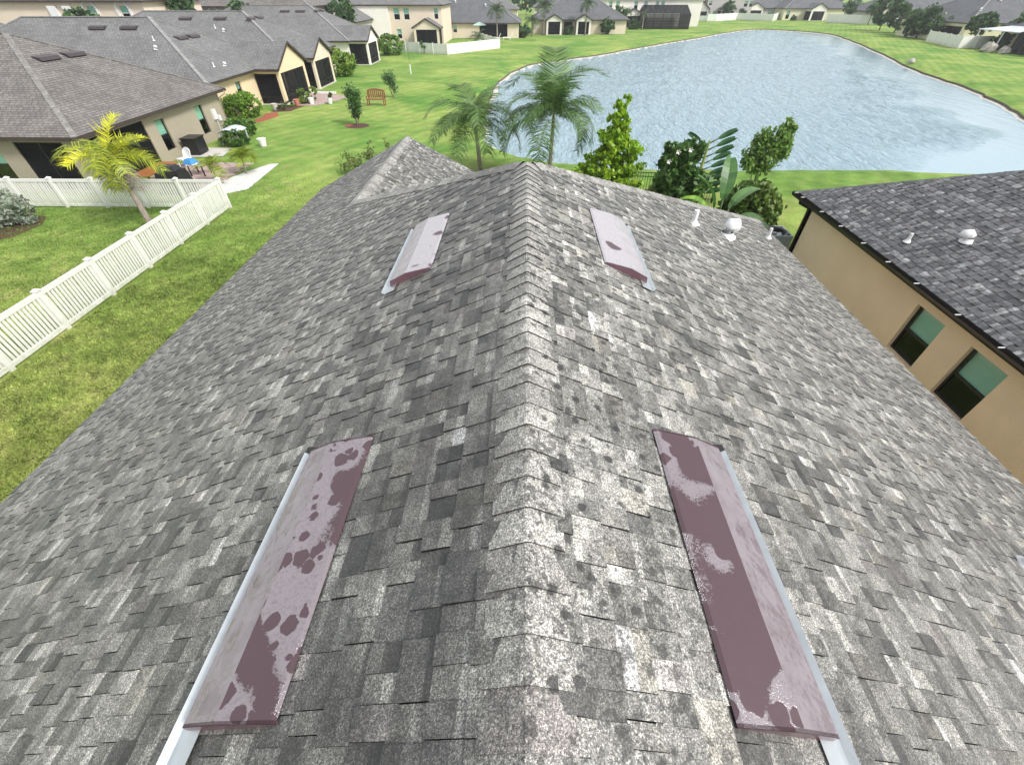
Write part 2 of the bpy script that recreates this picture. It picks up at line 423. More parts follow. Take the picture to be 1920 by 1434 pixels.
_area = sum(SHORE[i-1].x*SHORE[i].y - SHORE[i].x*SHORE[i-1].y for i in range(len(SHORE)))
SG = -1 if _area > 0 else 1      # + is outwards
def rings(dz): return [[Vector((p.x, p.y, z)) for p in offset_loop(SHORE, SG*d)] for d, z in dz]
rg = rings([(1.7, 0.0), (.46, -.20), (.36, -.35), (-.15, -.46), (-4.0, -1.3)])
outer = [(-600,-300),(600,-300),(600,900),(-600,900)]
hole = [(p.x, p.y) for p in rg[0]]
vin = [Vector(p) for p in outer] + [Vector(p) for p in hole]
n0 = 4; nh = len(hole)
ed = [(i, (i+1) % 4) for i in range(4)] + [(n0+i, n0+(i+1) % nh) for i in range(nh)]
V2, E2, F2, *_ = mgeo.delaunay_2d_cdt(vin, ed, [], 0, 1e-5)
def in_poly(x, y, P):
    c = False; j = len(P)-1
    for i in range(len(P)):
        if (P[i][1] > y) != (P[j][1] > y) and x < (P[j][0]-P[i][0])*(y-P[i][1])/(P[j][1]-P[i][1]) + P[i][0]: c = not c
        j = i
    return c
gm = MB(); gm.v = [(v.x, v.y, 0.0) for v in V2]
for f in F2:
    cx_ = sum(V2[i].x for i in f)/3; cy_ = sum(V2[i].y for i in f)/3
    if not in_poly(cx_, cy_, hole):
        gm.f.append(tuple(f)); gm.c.append(None)
i0 = len(gm.v)
for ring in rg[:2]: gm.v += [tuple(p) for p in ring]
for i in range(nh):
    j = (i+1) % nh; gm.f.append((i0+i, i0+j, i0+nh+j, i0+nh+i)); gm.c.append(None)
ground = link('ground', gm.mesh('ground', MT['lawn'])); tag(ground, kind='structure')
bm_ = MB()
for a, b in ((1,2),):
    for i in range(nh):
        j = (i+1) % nh; bm_.face([rg[a][i], rg[a][j], rg[b][j], rg[b][i]])
tag(link('pond_bank', bm_.mesh('pond_bank', MT['soil'])), kind='structure')
bm_ = MB()
for a in (2, 3):
  for i in range(nh):
    j = (i+1) % nh; bm_.face([rg[a][i], rg[a][j], rg[a+1][j], rg[a+1][i]])
bm_.face(rg[4])
tag(link('pond_bed', bm_.mesh('pond_bed', MT['sand'])), kind='structure')
# rippled sheet: wavelets as real facets, calm along the sheltered right-hand shore
_sh = np.array([(p.x, p.y) for p in offset_loop(SHORE, SG*.9)])
sp_ = .34; gx = np.arange(-5, 72, sp_*.62); gy = np.arange(23, 138, sp_*1.7); GX, GY = np.meshgrid(gx, gy)
def np_in(P, x, y):
    c = np.zeros(x.shape, bool); j = len(P)-1
    for i in range(len(P)):
        xi, yi = P[i]; xj, yj = P[j]
        c ^= ((yi > y) != (yj > y)) & (x < (xj-xi)*(y-yi)/(yj-yi+1e-12)+xi); j = i
    return c
_g = np.random.default_rng(3)
JX = GX + _g.uniform(-.07, .07, GX.shape); JY = GY + _g.uniform(-.2, .2, GX.shape)
_rs = np.array([(27,24.9),(32,26.6),(38.3,38.2),(42.4,47.1),(45.4,55.9),(48.6,68.2),(55.7,86.5),(64.2,112),(66.5,124.5)])
dist = np.full(GX.shape, 1e9)
for a, b2 in zip(_rs, _rs[1:]):
    d = b2-a; t = np.clip(((GX-a[0])*d[0]+(GY-a[1])*d[1])/(d@d), 0, 1); dist = np.minimum(dist, np.hypot(GX-a[0]-t*d[0], GY-a[1]-t*d[1]))
calm = np.clip((dist-3.6-1.2*np.sin(GY*.31)-.8*np.sin(GY*.83+1))/3.0, .06, 1)
H = np.zeros(GX.shape)
for k in range(14):
    a = _g.uniform(-.42, .42); wl_ = _g.uniform(.6, 1.7); H += .012*wl_**.6*np.sin((JX*np.cos(a)+JY*np.sin(a))*2*np.pi/wl_+_g.uniform(0, 6.3))
H += _g.normal(0, .010, GX.shape)
Z = -.40 + H*calm*.85
ins = np_in(_sh, GX+.2, GY+.2)[:-1, :-1]
idx = np.arange(GX.size).reshape(GX.shape)
F = np.stack([idx[:-1, :-1], idx[:-1, 1:], idx[1:, 1:], idx[1:, :-1]], -1)[ins]
cm = calm[:-1, :-1][ins][:, None].repeat(3, 1)
used, inv = np.unique(F, return_inverse=True)
tag(link('pond_water', np_mesh('pond_water', np.stack([JX, JY, Z], -1).reshape(-1, 3)[used], inv.reshape(F.shape), cm, MT['water'])), kind='structure')

def patch(name, pts, mat, z=.006, label=None):
    b = MB(); b.face([(x, y, z) for x, y in pts]); o = link(name, b.mesh(name, mat)); return tag(o, kind='structure')

# near side lawn: real blades
rng = np.random.default_rng(5)
def grass_field(name, boxes, n, label, hmin=.03, hmax=.075, fade=None):
    P = []
    tot = sum((x1-x0)*(y1-y0) for x0, x1, y0, y1 in boxes)
    for x0, x1, y0, y1 in boxes:
        k = int(n*(x1-x0)*(y1-y0)/tot)
        P.append(np.stack([rng.uniform(x0, x1, k), rng.uniform(y0, y1, k)], 1))
    P = np.concatenate(P)
    if fade: P = P[rng.random(len(P)) > np.clip((P[:, 1]-fade[0])/(fade[1]-fade[0]), 0, 1)]
    k = len(P)
    a = rng.uniform(0, 2*np.pi, k); h = rng.uniform(hmin, hmax, k); wd = rng.uniform(.008, .018, k)
    lean = rng.uniform(.02, .07, k); la = rng.uniform(0, 2*np.pi, k)
    dx, dy = np.cos(a)*wd, np.sin(a)*wd
    V = np.zeros((k, 3, 3)); V[:, 0, 0] = P[:, 0]-dx; V[:, 0, 1] = P[:, 1]-dy; V[:, 1, 0] = P[:, 0]+dx; V[:, 1, 1] = P[:, 1]+dy
    V[:, 2, 0] = P[:, 0]+np.cos(la)*lean; V[:, 2, 1] = P[:, 1]+np.sin(la)*lean; V[:, 2, 2] = h
    t = rng.random((k, 1))
    pn = .5+.5*np.sin(P[:, :1]*1.3+np.sin(P[:, 1:]*.9)*1.5)*np.cos(P[:, 1:]*.8+P[:, :1]*.35)
    t = np.clip(t*.75 + pn*.4 - .1, 0, 1)
    gy_ = np.clip((P[:, 1:]-4+2*pn)/14, 0, 1)
    C = (1-t)*((1-gy_)*np.array([.115, .165, .022])+gy_*np.array([.085, .20, .022])) + t*((1-gy_)*np.array([.42, .40, .145])+gy_*np.array([.26, .38, .085]))
    C *= rng.uniform(.75, 1.2, (k, 1))
    for cell, lo, hi in ((.16, .62, 1.38), (.5, .78, 1.22), (1.6, .85, 1.15)):
        tb = rng.uniform(lo, hi, (257, 263)); ix = np.floor((P[:, 0]+.05*np.sin(P[:, 1]*9))/cell).astype(int) % 257; iy = np.floor((P[:, 1]+.05*np.sin(P[:, 0]*8))/cell).astype(int) % 263
        C *= tb[ix, iy][:, None]
    me = np_mesh(name, V.reshape(-1, 3), np.arange(k*3).reshape(-1, 3), C, MT['grass'])
    return tag(link(name, me), label, 'grass', kind='stuff')
grass_field('lawn_grass_blades', [(-13.0, -6.3, -1, 14)], 95000, 'short olive grass on the strip between fence and house')
grass_field('yard_grass_blades', [(-21.8, -13.3, 5, 18.6)], 50000, 'short grass inside the white picket fenced yard', .02, .06)
grass_field('far_lawn_blades', [(-14.5, -6.5, 14, 24)], 45000, 'short grass beyond the fence corner towards the pond', .02, .06, (15, 24))

# ================================================================== SHINGLED ROOFS
EXPO = .143
def cam_px(p):
    q = cam_inv @ Vector(p)
    return (q.x/-q.z*791.3 + 960, 717 - q.y/-q.z*791.3) if q.z < -.05 else (1e6, 1e6)
bpy.context.view_layer.update(); cam_inv = cam.matrix_world.inverted()
def visible(p, m=20):
    x, y = cam_px(p); return -m < x < 1920+m and -m < y < 1434+m

def shingle_face(tabs, O, U, Vd, interval, vmax, pal, wts, rnd, expo=EXPO, wr=(.10, .30), per=None):
    """O eave origin, U along eave, Vd up the slope; interval(v) -> (ulo, uhi)"""
    O = Vector(O); U = Vector(U).normalized(); Vd = Vector(Vd).normalized(); Nn = U.cross(Vd)
    if Nn.z < 0: Nn = -Nn
    nc = int(math.ceil(vmax/expo)); per = per or (wr[0]+wr[1])*.235
    stag = []; so = 0.0
    for _ in range(nc): 
        if rnd.random() < .14: so = rnd.uniform(0, per)
        stag.append(so + rnd.uniform(-.004, .004))
    for i in range(nc):
        v0 = i*expo; v1 = min(v0 + expo + .028, vmax)
        if v1 - v0 < .02: continue
        lo0, hi0 = interval(v0); lo1, hi1 = interval(v1)
        u = math.floor(min(lo0, lo1)/per)*per - per + stag[i % len(stag)]; high = rnd.random() < .5; pc = None
        while u < max(hi0, hi1):
            wd = rnd.choice((per*.7, per, per, per*1.25, per*1.7)) + rnd.uniform(-.016, .016)
            uu_ = (u+wd-stag[i % len(stag)])/per
            if rnd.random() < .86: wd = max(.07, round(uu_)*per + stag[i % len(stag)] - u + rnd.uniform(-.006, .006))
            a0, b0 = max(u, lo0), min(u+wd, hi0); a1, b1 = max(u, lo1), min(u+wd, hi1)
            u0 = u; u += wd
            if b0 - a0 < .012 or b1 - a1 < .0: 
                high = not high; continue
            a1 = min(max(a1, a0-.3), b1)
            gp_ = rnd.choice((.0, .001, .003, .004)) if b0 - a0 > .05 else 0
            b0 -= gp_; b1 = max(a1, b1-gp_)
            hb = (.0140 if high else .0064) + rnd.uniform(-.0015, .002)
            vj = v0 + rnd.uniform(-.003, .003)
            c = rnd.choices(pal, wts)[0]; k = rnd.uniform(.56, 1.34)
            c = tuple(x*k for x in c); z_ = rnd.random()
            k2 = rnd.uniform(1.4, 2.0) if z_ < .50 else (rnd.uniform(.42, .66) if z_ < .76 else rnd.uniform(.95, 1.1))
            c = tuple(x*(.88 if high else 1.06) for x in c)
            c2 = tuple(min(x*k2, .46) for x in c); vs2 = rnd.uniform(.36, .68)
            def P(uu, vv, h): return O + U*uu + Vd*vv + Nn*h
            t1 = .0015 + (.002 if high else 0)
            p = [P(a0, vj, -.003), P(b0, vj, -.003), P(b1, v1, -.003), P(a1, v1, -.003), P(a0, vj, hb), P(b0, vj, hb), P(b1, v1, t1), P(a1, v1, t1)]
            tabs.append((p, c, c2, vs2)); high = not high

def emit_tabs(tabs, parent, mat, nbig=300):
    vis = [(((sum((q for q in t[0]), Vector())/8) - CAM).length, k) for k, t in enumerate(tabs) if visible(sum((q for q in t[0]), Vector())/8, 5)]
    vis.sort(); big = set(k for _, k in vis[:nbig])
    w0 = wloc(parent); rest = MB()
    EDGE = (.014, .014, .014)
    for k, (p, c, c2, vs2) in enumerate(tabs):
        o_ = p[0] if k in big else Vector((0,0,0)); t_ = MB() if k in big else rest
        i = len(t_.v); m1 = p[5].lerp(p[6], vs2); m0 = p[4].lerp(p[7], vs2 + .0)
        t_.v += [tuple(q - o_) for q in p] + [tuple(m1 - o_), tuple(m0 - o_)]
        for f, cc in (((4,5,8,9), c), ((9,8,6,7), c2), ((0,1,5,4), EDGE), ((1,2,6,8,5), EDGE), ((3,0,4,9,7), EDGE)):
            t_.f.append(tuple(i+j for j in f)); t_.c.append(cc)
        if k in big: link('shingle', t_.mesh('shingle', mat), parent, p[0] - w0)
    o = part('shingle_field', rest, mat, parent); o['kind'] = 'stuff'

def cap_run(parent, A, B, n1, n2, mat, pal, rnd, hw=.165, name='ridge_cap', expo=EXPO, lift=0.0):
    """cap shingles from the exposed low end A to B over the two faces with normals n1, n2"""
    A = Vector(A); B = Vector(B); d = (B-A).normalized(); up = (Vector(n1)+Vector(n2)).normalized()
    s1 = d.cross(Vector(n1)).normalized(); s2 = d.cross(Vector(n2)).normalized()
    if s1.dot(Vector(n1)+Vector(n2)) > 0: s1 = -s1
    if s2.dot(Vector(n1)+Vector(n2)) > 0: s2 = -s2
    w0 = wloc(parent); k = int((B-A).length/expo)
    for i in range(k):
        P0 = A + d*(i*expo); ln = expo + .035
        j = rnd.uniform(-.006, .006); h0 = .0195 + rnd.uniform(-.002, .002) + lift; h1 = .008 + lift
        W1 = hw + rnd.uniform(-.008, .008); W2 = hw + rnd.uniform(-.008, .008)
        c = rnd.choice(pal); q = rnd.uniform(.88, 1.12); c = tuple(x*q for x in c)
        b = MB()
        def sec(t, h):
            o = d*t + up*h
            return [s1*W1 + o + up*-.005, s1*(W1*.4) + o + up*.0, s1*.010 + o + up*.002, s2*.010 + o + up*.002, s2*(W2*.4) + o + up*.0, s2*W2 + o + up*-.005]
        f = sec(j, h0); g = sec(ln, h1); f2 = sec(j, h0-.0115)
        for m in range(5):
            b.face([f[m], f[m+1], g[m+1], g[m]], c); b.face([f2[m+1], f2[m], f[m], f[m+1]][::-1], (.016, .016, .016))
        for m in (0, 5): b.face([f[m], g[m], g[m]-up*.012, f2[m]], c)
        link(name, b.mesh(name, mat), parent, P0 - w0)

# ---------------- openings / walls
def wall_part(parent, mat, O, U, length, z0, z1, thick, inward, openings, name='wall'):
    """vertical wall with real openings; O outer-face origin, U along, inward unit vector"""
    O = Vector(O); U = Vector(U); I = Vector(inward)*thick
    us = sorted(set([0, length] + [u for o in openings for u in o[:2]])); b = MB()
    for a, c in zip(us, us[1:]):
        if c-a < 1e-4: continue
        segs = [(z0, z1)]
        for o in openings:
            if o[0] <= a + 1e-5 and o[1] >= c - 1e-5:
                ns = []
                for s, e in segs:
                    if o[2] > s: ns.append((s, min(o[2], e)))
                    if o[3] < e: ns.append((max(o[3], s), e))
                segs = [x for x in ns if x[1]-x[0] > 1e-4]
        for s, e in segs:
            p = [O+U*a, O+U*c, O+U*c+I, O+U*a+I]
            b.hexa([Vector((q.x, q.y, s)) for q in p] + [Vector((q.x, q.y, e)) for q in p])
    return part(name, b, mat, parent)

def window_part(parent, O, U, inward, u0, u1, z0, z1, split=.5, depth=.09, slats=False, simple=False, frame='frame', upper='glassL', lower='glassD'):
    O = Vector(O); U = Vector(U); I = Vector(inward)
    def P(u, d, z): q = O + U*u + I*d; return Vector((q.x, q.y, z))
    def bx(b, ua, ub, da, db, za, zb):
        b.hexa([P(ua,da,za), P(ub,da,za), P(ub,db,za), P(ua,db,za), P(ua,da,zb), P(ub,da,zb), P(ub,db,zb), P(ua,db,zb)])
    fw = .045; zm = z0 + (z1-z0)*split
    b = MB(); bx(b, u0, u0+fw, depth, depth+.06, z0, z1); bx(b, u1-fw, u1, depth, depth+.06, z0, z1)
    bx(b, u0+fw, u1-fw, depth, depth+.06, z0, z0+fw); bx(b, u0+fw, u1-fw, depth, depth+.06, z1-fw, z1); bx(b, u0+fw, u1-fw, depth-.004, depth+.05, zm-.025, zm+.025)
    win = part('window', b, MT[frame], parent)
    b = MB(); bx(b, u0+fw, u1-fw, depth+.02, depth+.026, zm+.025, z1-fw); part('upper_pane', b, MT[upper], win)
    b = MB(); bx(b, u0+fw, u1-fw, depth+.03, depth+.036, z0+fw, zm-.025); part('lower_pane', b, MT[lower], win)
    b = MB()
    if slats:
        zz = zm - .02
        while zz < z1-.05:
            q = [P(u0+.05, depth+.075, zz), P(u1-.05, depth+.075, zz), P(u1-.05, depth+.095, zz+.026), P(u0+.05, depth+.095, zz+.026)]; b.face(q); zz += .028
    else: bx(b, u0+.03, u1-.03, depth+.08, depth+.09, zm-.02, z1-.03)
    o = part('blind', b, MT['blind'], win)
    if slats: o['kind'] = 'stuff'
    b = MB(); bx(b, u0-.05, u1+.05, depth+.22, depth+.24, z0-.05, z1+.05); part('dark_room', b, MT['inside'], win)
    return win

PAL1 = [(.240,.238,.226), (.208,.207,.198), (.178,.178,.170), (.140,.140,.135), (.188,.178,.176), (.212,.205,.186), (.098,.099,.097)]
WT1 = [18, 30, 28, 12, 4, 5, 4]
PAL1 = [(r*1.01, g_*1.0, b2*.975) for r, g_, b2 in PAL1]
PAL1 = [tuple(x*.90 for x in c) for c in PAL1]
PALC = [(.30,.293,.275), (.26,.254,.238), (.215,.21,.20), (.32,.313,.293), (.185,.172,.164), (.275,.266,.25)]
PALH = [tuple(x*.98 for x in c) for c in PALC]

# ================================================================== OUR HOUSE (under the camera)
ZR, S_, Lh, YE = 5.72, .5, 6.57, 5.34
ZE = ZR - S_*Lh
YB, YG, XS = -4.0, 14.1, -3.5                 # back end, gable of the rear wing, wing ridge
CS = math.sqrt(1+S_*S_)
house = root('shingled_house', (0, 4, 0), 'grey shingle roofed house under the camera with four maroon ridge vents', 'house')
b = MB()
e_ = .016
def rz(x): return ZR - S_*abs(x) - e_
b.face([(-Lh,YB,rz(Lh)), (-Lh,YG,rz(Lh)), (XS,YG,rz(XS)), (XS,YE-XS,rz(XS)), (0,YE,rz(0)), (0,YB,rz(0))][::-1])
b.face([(Lh,YB,rz(Lh)), (0,YB,rz(0)), (0,YE,rz(0)), (Lh,YE+Lh,rz(Lh))])
b.face([(XS,YE-XS,rz(XS)), (0,YE,rz(0)), (Lh,YE+Lh,rz(Lh)), (XS+Lh+XS, YE+Lh, rz(Lh))][::-1])
b.face([(XS,YE-XS,rz(XS)), (XS,YG,rz(XS)), (XS+Lh+XS,YG,rz(Lh)), (XS+Lh+XS,YE+Lh,rz(Lh))][::-1])
roof = part('roof', b, MT['deck'], house)
rnd = random.Random(11); tabs = []
SL = Lh*CS
def x_of_v(v): return Lh - v/CS                 # distance from ridge
def intL(v):
    x = x_of_v(v); return (-(YG if x > -XS else YE + x) , -YB)
shingle_face(tabs, (-Lh, 0, ZE), (0,-1,0), (1,0,S_), intL, SL-.01, PAL1, WT1, rnd)
def intR(v): return (YB, YE + x_of_v(v))
PAL1R = [tuple(x*1.10 for x in c) for c in PAL1]             # stronger sun on the right slope put into a lighter palette
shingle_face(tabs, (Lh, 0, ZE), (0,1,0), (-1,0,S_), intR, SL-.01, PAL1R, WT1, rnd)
# rear wing, right slope (ridge at XS)
zw = rz(XS)+e_; lw = Lh + XS
def intW(v):
    x = XS + lw - v/CS; return (-(YG), -(x - XS + YE - XS))
# origin measured at the wing's low eave
shingle_face(tabs, (XS+lw, 0, zw - S_*lw), (0,-1,0), (-1,0,S_), lambda v: (-YG, -((XS + lw - v/CS) - 2*XS + YE)), lw*CS-.01, PAL1, WT1, rnd)
# back hip face
shingle_face(tabs, (0, YE+Lh, ZE), (-1,0,0), (0,-1,S_), lambda v: (-x_of_v(v), (-2*XS - x_of_v(v)) if x_of_v(v) > -XS else x_of_v(v)), SL-.01, PAL1, WT1, rnd)
emit_tabs(tabs, roof, MT['shingle'])
nL = Vector((-S_,0,1)).normalized(); nR = Vector((S_,0,1)).normalized(); nB = Vector((0,S_,1)).normalized()
cap_run(roof, (0,YB,ZR), (0,YE+.08,ZR), nL, nR, MT['shingle'], PALC, rnd)
cap_run(roof, (Lh,YE+Lh,ZE), (0.03,YE+.03,ZR-.015), nR, nB, MT['shingle'], PALH, rnd, name='hip_cap', lift=.010)
cap_run(roof, (XS,YE-XS,zw), (-.03,YE+.03,ZR-.015), nL, nB, MT['shingle'], PALH, rnd, name='hip_cap', lift=.010)
cap_run(roof, (XS,YG,zw), (XS,YE-XS+.1,zw), nL, nR, MT['shingle'], PALH, rnd, name='ridge_cap', lift=.002)
# drip edge and walls
b = MB()
for sx in (-1, 1):
    y1 = YG if sx < 0 else YE+Lh
    b.box((sx*Lh-.02+(.0 if sx<0 else 0), YB, ZE-.16), (sx*Lh+.02, y1, ZE-.018))
b.box((XS+lw, YE+Lh-.02, ZE-.16), (Lh, YE+Lh+.02, ZE-.018))
b.bar((-Lh,YG,ZE-.09), (XS,YG,zw-.09), .04, .14); b.bar((XS,YG,zw-.09), (XS+lw,YG,ZE-.09), .04, .14)
part('fascia', b, MT['trimb'], house)
hw_ = Lh-.38
wall_part(house, MT['tan'], (-hw_,YB+.3,0), (0,1,0), YG-.4-YB-.3, 0, ZE+.12, .2, (1,0,0), [])
wall_part(house, MT['tan'], (hw_,YB+.3,0), (0,1,0), YE+Lh-.38-YB-.3, 0, ZE+.12, .2, (-1,0,0), [])
wall_part(house, MT['tan'], (XS+lw-.3,YE+Lh-.38,0), (1,0,0), Lh-(XS+lw)-.1, 0, ZE+.12, .2, (0,-1,0), [])
b = MB(); b.hexa([(-hw_,YG-.62,0),(XS+lw-.3,YG-.62,0),(XS+lw-.3,YG-.42,0),(-hw_,YG-.42,0),(-hw_,YG-.62,ZE+.1),(XS+lw-.3,YG-.62,ZE+.1),(XS+lw-.3,YG-.42,ZE+.1),(-hw_,YG-.42,ZE+.1)])
b.face([(-hw_,YG-.42,ZE+.1),(XS+lw-.3,YG-.42,ZE+.1),(XS,YG-.42,zw-.08)])
part('gable_wall', b, MT['tan'], house)

# ---------------- ridge vents
VM = [vent_mat('maroon_vent_paint_%d' % i, *a) for i, a in enumerate(((1.0, .48, (.19, .155, .172)), (4.3, .47, (.19, .155, .172)), (7.7, .66, (.38, .35, .375), .12), (12.1, .70, (.38, .35, .375), .10)))]  # far pair paler: grazing sky reflection painted into their film colour
def ridge_vent(sx, x0, y0, y1, mat, seed):
    r = random.Random(seed)
    def P(x, y, h): return (sx*x, y, ZR - S_*x + h)
    prof = [(x0, .016), (x0+.02, .030), (x0+.255, .086), (x0+.415, .078), (x0+.42, .024)]
    n = 14; b = MB()
    ys = [y0 + (y1-y0)*i/n for i in range(n+1)]
    for k in range(len(prof)-1):
        for i in range(n):
            q = [P(prof[k][0], ys[i], prof[k][1]), P(prof[k+1][0], ys[i], prof[k+1][1]), P(prof[k+1][0], ys[i+1], prof[k+1][1]), P(prof[k][0], ys[i+1], prof[k][1])]
            b.face(q if sx > 0 else q[::-1], (1,1,1) if k >= 2 else (0,0,0))  # white marks the outer panel and lip for the painted sky reflection
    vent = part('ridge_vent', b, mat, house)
    for yy, nm in ((y0, -1), (y1, 1)):
        b = MB()
        t = .012
        top = [P(x, yy - nm*0, h) for x, h in prof]; bot = [P(x0+.42, yy, .008), P(x0, yy, .006)]
        poly = top + bot
        poly2 = [(x, y-nm*t, z) for x, y, z in poly]
        b.face([(x, y+nm*.001, z) for x, y, z in poly]); b.face(poly2[::-1])
        for i in range(len(poly)):
            j = (i+1) % len(poly); b.face([poly[i], poly2[i], poly2[j], poly[j]])
        part('end_cap', b, MT['ventp'], vent)
    xa, xb_, xc = x0+.355, x0+.452, x0+.482
    b = MB(); ya = y0 - .115; yb = y1 + .02; t = .003
    for (xA, hA, xB, hB) in ((xa, .026, xb_, .026), (xb_, .026, xc, .058)):
        p = [P(xA,ya,hA), P(xB,ya,hB), P(xB,yb,hB), P(xA,yb,hA)]
        b.hexa([(x,y,z-t) for x,y,z in p] + p)
    part('flashing', b, MT['galv'], vent)
    b = MB(); b.box(tuple(min(u,v) for u,v in zip(P(xb_-.03,yb,.0),P(xc,yb+.05,.07))), tuple(max(u,v) for u,v in zip(P(xb_-.03,yb,.0),P(xc,yb+.05,.05))))
    part('flashing_stop', b, MT['trim'], vent)
    return vent
MT['ventp'] = paint('maroon_metal', (.13, .068, .085), .32, .12, 6)
ridge_vent(-1, .885, .245, 1.565, VM[0], 1)['label'] = 'near maroon ridge vent with a galvanised flashing strip and sky sheen painted on its water film'
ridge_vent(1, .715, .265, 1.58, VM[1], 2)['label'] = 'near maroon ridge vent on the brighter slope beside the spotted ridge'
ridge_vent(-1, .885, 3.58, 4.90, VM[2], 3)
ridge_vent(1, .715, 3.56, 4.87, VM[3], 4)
def vent_pipe(parent, x, y, z, h, r=.04, name='vent_pipe'):
    b = MB(); b.tube([(x,y,z-.1),(x,y,z+h)], r, 10); b.lathe([(r*2.6,.012),(r*1.5,.05),(r*1.02,.09)], (x,y,z), 12)
    return part(name, b, MT['pvc'], parent)
def gooseneck(parent, x, y, z, n, s=1.0):
    b = MB(); n = Vector(n)
    b.lathe([(.17*s,.0),(.165*s,.03),(.12*s,.045),(.10*s,.10)], (x,y,z-.01), 16)
    pts = [(x+.0,y,z+.08), (x,y,z+.17*s), (x+n.x*.05*s,y+n.y*.05*s,z+.215*s), (x+n.x*.13*s,y+n.y*.13*s,z+.20*s), (x+n.x*.17*s,y+n.y*.17*s,z+.12*s)]
    b.tube(pts, [.10*s,.105*s,.115*s,.12*s,.12*s], 12)
    return part('exhaust_vent', b, MT['pvc'], parent, True)
vent_pipe(house, 2.80, 7.0, 4.32, .24); gooseneck(house, 3.68, 7.55, 3.88, (.8,.5,0)); vent_pipe(house, 5.90, 10.0, 2.77, .25, .035); vent_pipe(house, 4.36, 1.70, 3.54, .16, .035)

# ================================================================== NEIGHBOUR HOUSE ON THE RIGHT
EX, EY0, EY1, EW = 8.73, -9.0, 14.25, 13.2
nh_ = root('neighbour_house', (EX+.4, 5, 0), 'tan stucco house with charcoal shingle roof and black gutter beside the viewed roof', 'house')
HWd = EW/2; ZN = 2.45; zp = ZN + S_*HWd
b = MB(); q = -.016
b.face([(EX,EY0,ZN+q),(EX+HWd,EY0,zp+q),(EX+HWd,EY1-HWd,zp+q),(EX,EY1,ZN+q)][::-1])
b.face([(EX,EY1,ZN+q),(EX+HWd,EY1-HWd,zp+q),(EX+EW,EY1,ZN+q)][::-1])
b.face([(EX+EW,EY1,ZN+q),(EX+HWd,EY1-HWd,zp+q),(EX+HWd,EY0,zp+q),(EX+EW,EY0,ZN+q)][::-1])
nroof = part('roof', b, MT['deck'], nh_)
PAL2 = [(.066,.068,.073), (.094,.096,.102), (.13,.132,.138), (.19,.192,.196), (.11,.10,.104), (.048,.050,.055)]
WT2 = [24, 30, 22, 12, 4, 8]
tabs = []; rnd = random.Random(23)
shingle_face(tabs, (EX,0,ZN), (0,-1,0), (1,0,S_), lambda v: (-(EY1 - v/CS), -EY0), HWd*CS-.01, PAL2, WT2, rnd, wr=(.09,.26))
shingle_face(tabs, (EX+HWd,EY1,ZN), (-1,0,0), (0,-1,S_), lambda v: (-(HWd-v/CS), HWd-v/CS), HWd*CS-.01, PAL2, WT2, rnd, wr=(.15,.4))
shingle_face(tabs, (EX+EW,0,ZN), (0,1,0), (-1,0,S_), lambda v: (EY0, EY1 - v/CS), HWd*CS-.01, PAL2, WT2, rnd, expo=.29, wr=(.3,.6))
emit_tabs(tabs, nroof, MT['shingle2'])
PALD = [(.075,.078,.086), (.10,.10,.108), (.09,.09,.094)]
cap_run(nroof, (EX,EY1,ZN), (EX+HWd,EY1-HWd,zp), nL, nB, MT['shingle2'], PALD, rnd, name='hip_cap', hw=.13, lift=-.008)
# gutter with hangers, downpipe
b = MB(); gy0, gy1 = EY0, EY1+.05
gp = [(0,-.015),(-.012,-.10),(-.03,-.125),(-.10,-.125),(-.125,-.07),(-.125,-.012),(-.138,-.005)]
for k in range(len(gp)-1):
    (xa,za),(xb2,zb) = gp[k], gp[k+1]
    b.face([(EX+xa,gy0,ZN+za),(EX+xb2,gy0,ZN+zb),(EX+xb2,gy1,ZN+zb),(EX+xa,gy1,ZN+za)])
    b.face([(EX+xa+.003,gy0,ZN+za+.004),(EX+xb2+.003,gy0,ZN+zb+.004),(EX+xb2+.003,gy1,ZN+zb+.004),(EX+xa+.003,gy1,ZN+za+.004)][::-1])
b.face([(EX+x,gy1,ZN+z) for x,z in gp])
gut = part('gutter', b, MT['trim'], nh_)
for yy in (14.15,13.73,12.58,11.56,10.51,9.5,8.5,7.28,6.23,5.2,4.15,3.1):
    b = MB(); b.box((EX-.13,yy-.008,ZN-.010),(EX-.01,yy+.008,ZN+.008)); part('gutter_hanger', b, MT['pvc'], gut)
b = MB(); b.tube([(EX-.06,13.80,ZN-.12),(EX-.05,13.80,ZN-.20),(EX+.30,13.80,ZN-.36),(EX+.32,13.80,ZN-.46),(EX+.32,13.80,.1)], .038, 8); part('downpipe', b, MT['trim'], nh_)
b = MB(); b.box((EX+.002,EY0,ZN-.17),(EX+.03,EY1,ZN-.018)); b.box((EX+.03,EY1-.03,ZN-.17),(EX+EW,EY1,ZN-.018)); part('fascia', b, MT['trim'], nh_)
b = MB(); b.box((EX+.03,EY0,ZN-.19),(EX+.6,EY1-.03,ZN-.171)); part('soffit', b, MT['soffit'], nh_)
XW = EX+.37; wy0, wy1 = EY0+.3, EY1-.38
ops = [(7.70-wy0,8.56-wy0,.67,1.89), (6.09-wy0,6.98-wy0,.62,1.90), (1.0-wy0,1.9-wy0,.62,1.90)]
wall_part(nh_, MT['tan'], (XW,wy0,0), (0,1,0), wy1-wy0, 0, ZN-.15, .2, (1,0,0), ops)
wall_part(nh_, MT['tan'], (XW,wy1,0), (1,0,0), EW-.74, 0, ZN-.15, .2, (0,-1,0), [])
wall_part(nh_, MT['tan'], (XW+EW-.74,wy0,0), (0,1,0), wy1-wy0, 0, ZN-.15, .2, (-1,0,0), [])
for o in ops: window_part(nh_, (XW,wy0,0), (0,1,0), (1,0,0), *o, split=.47, slats=True)
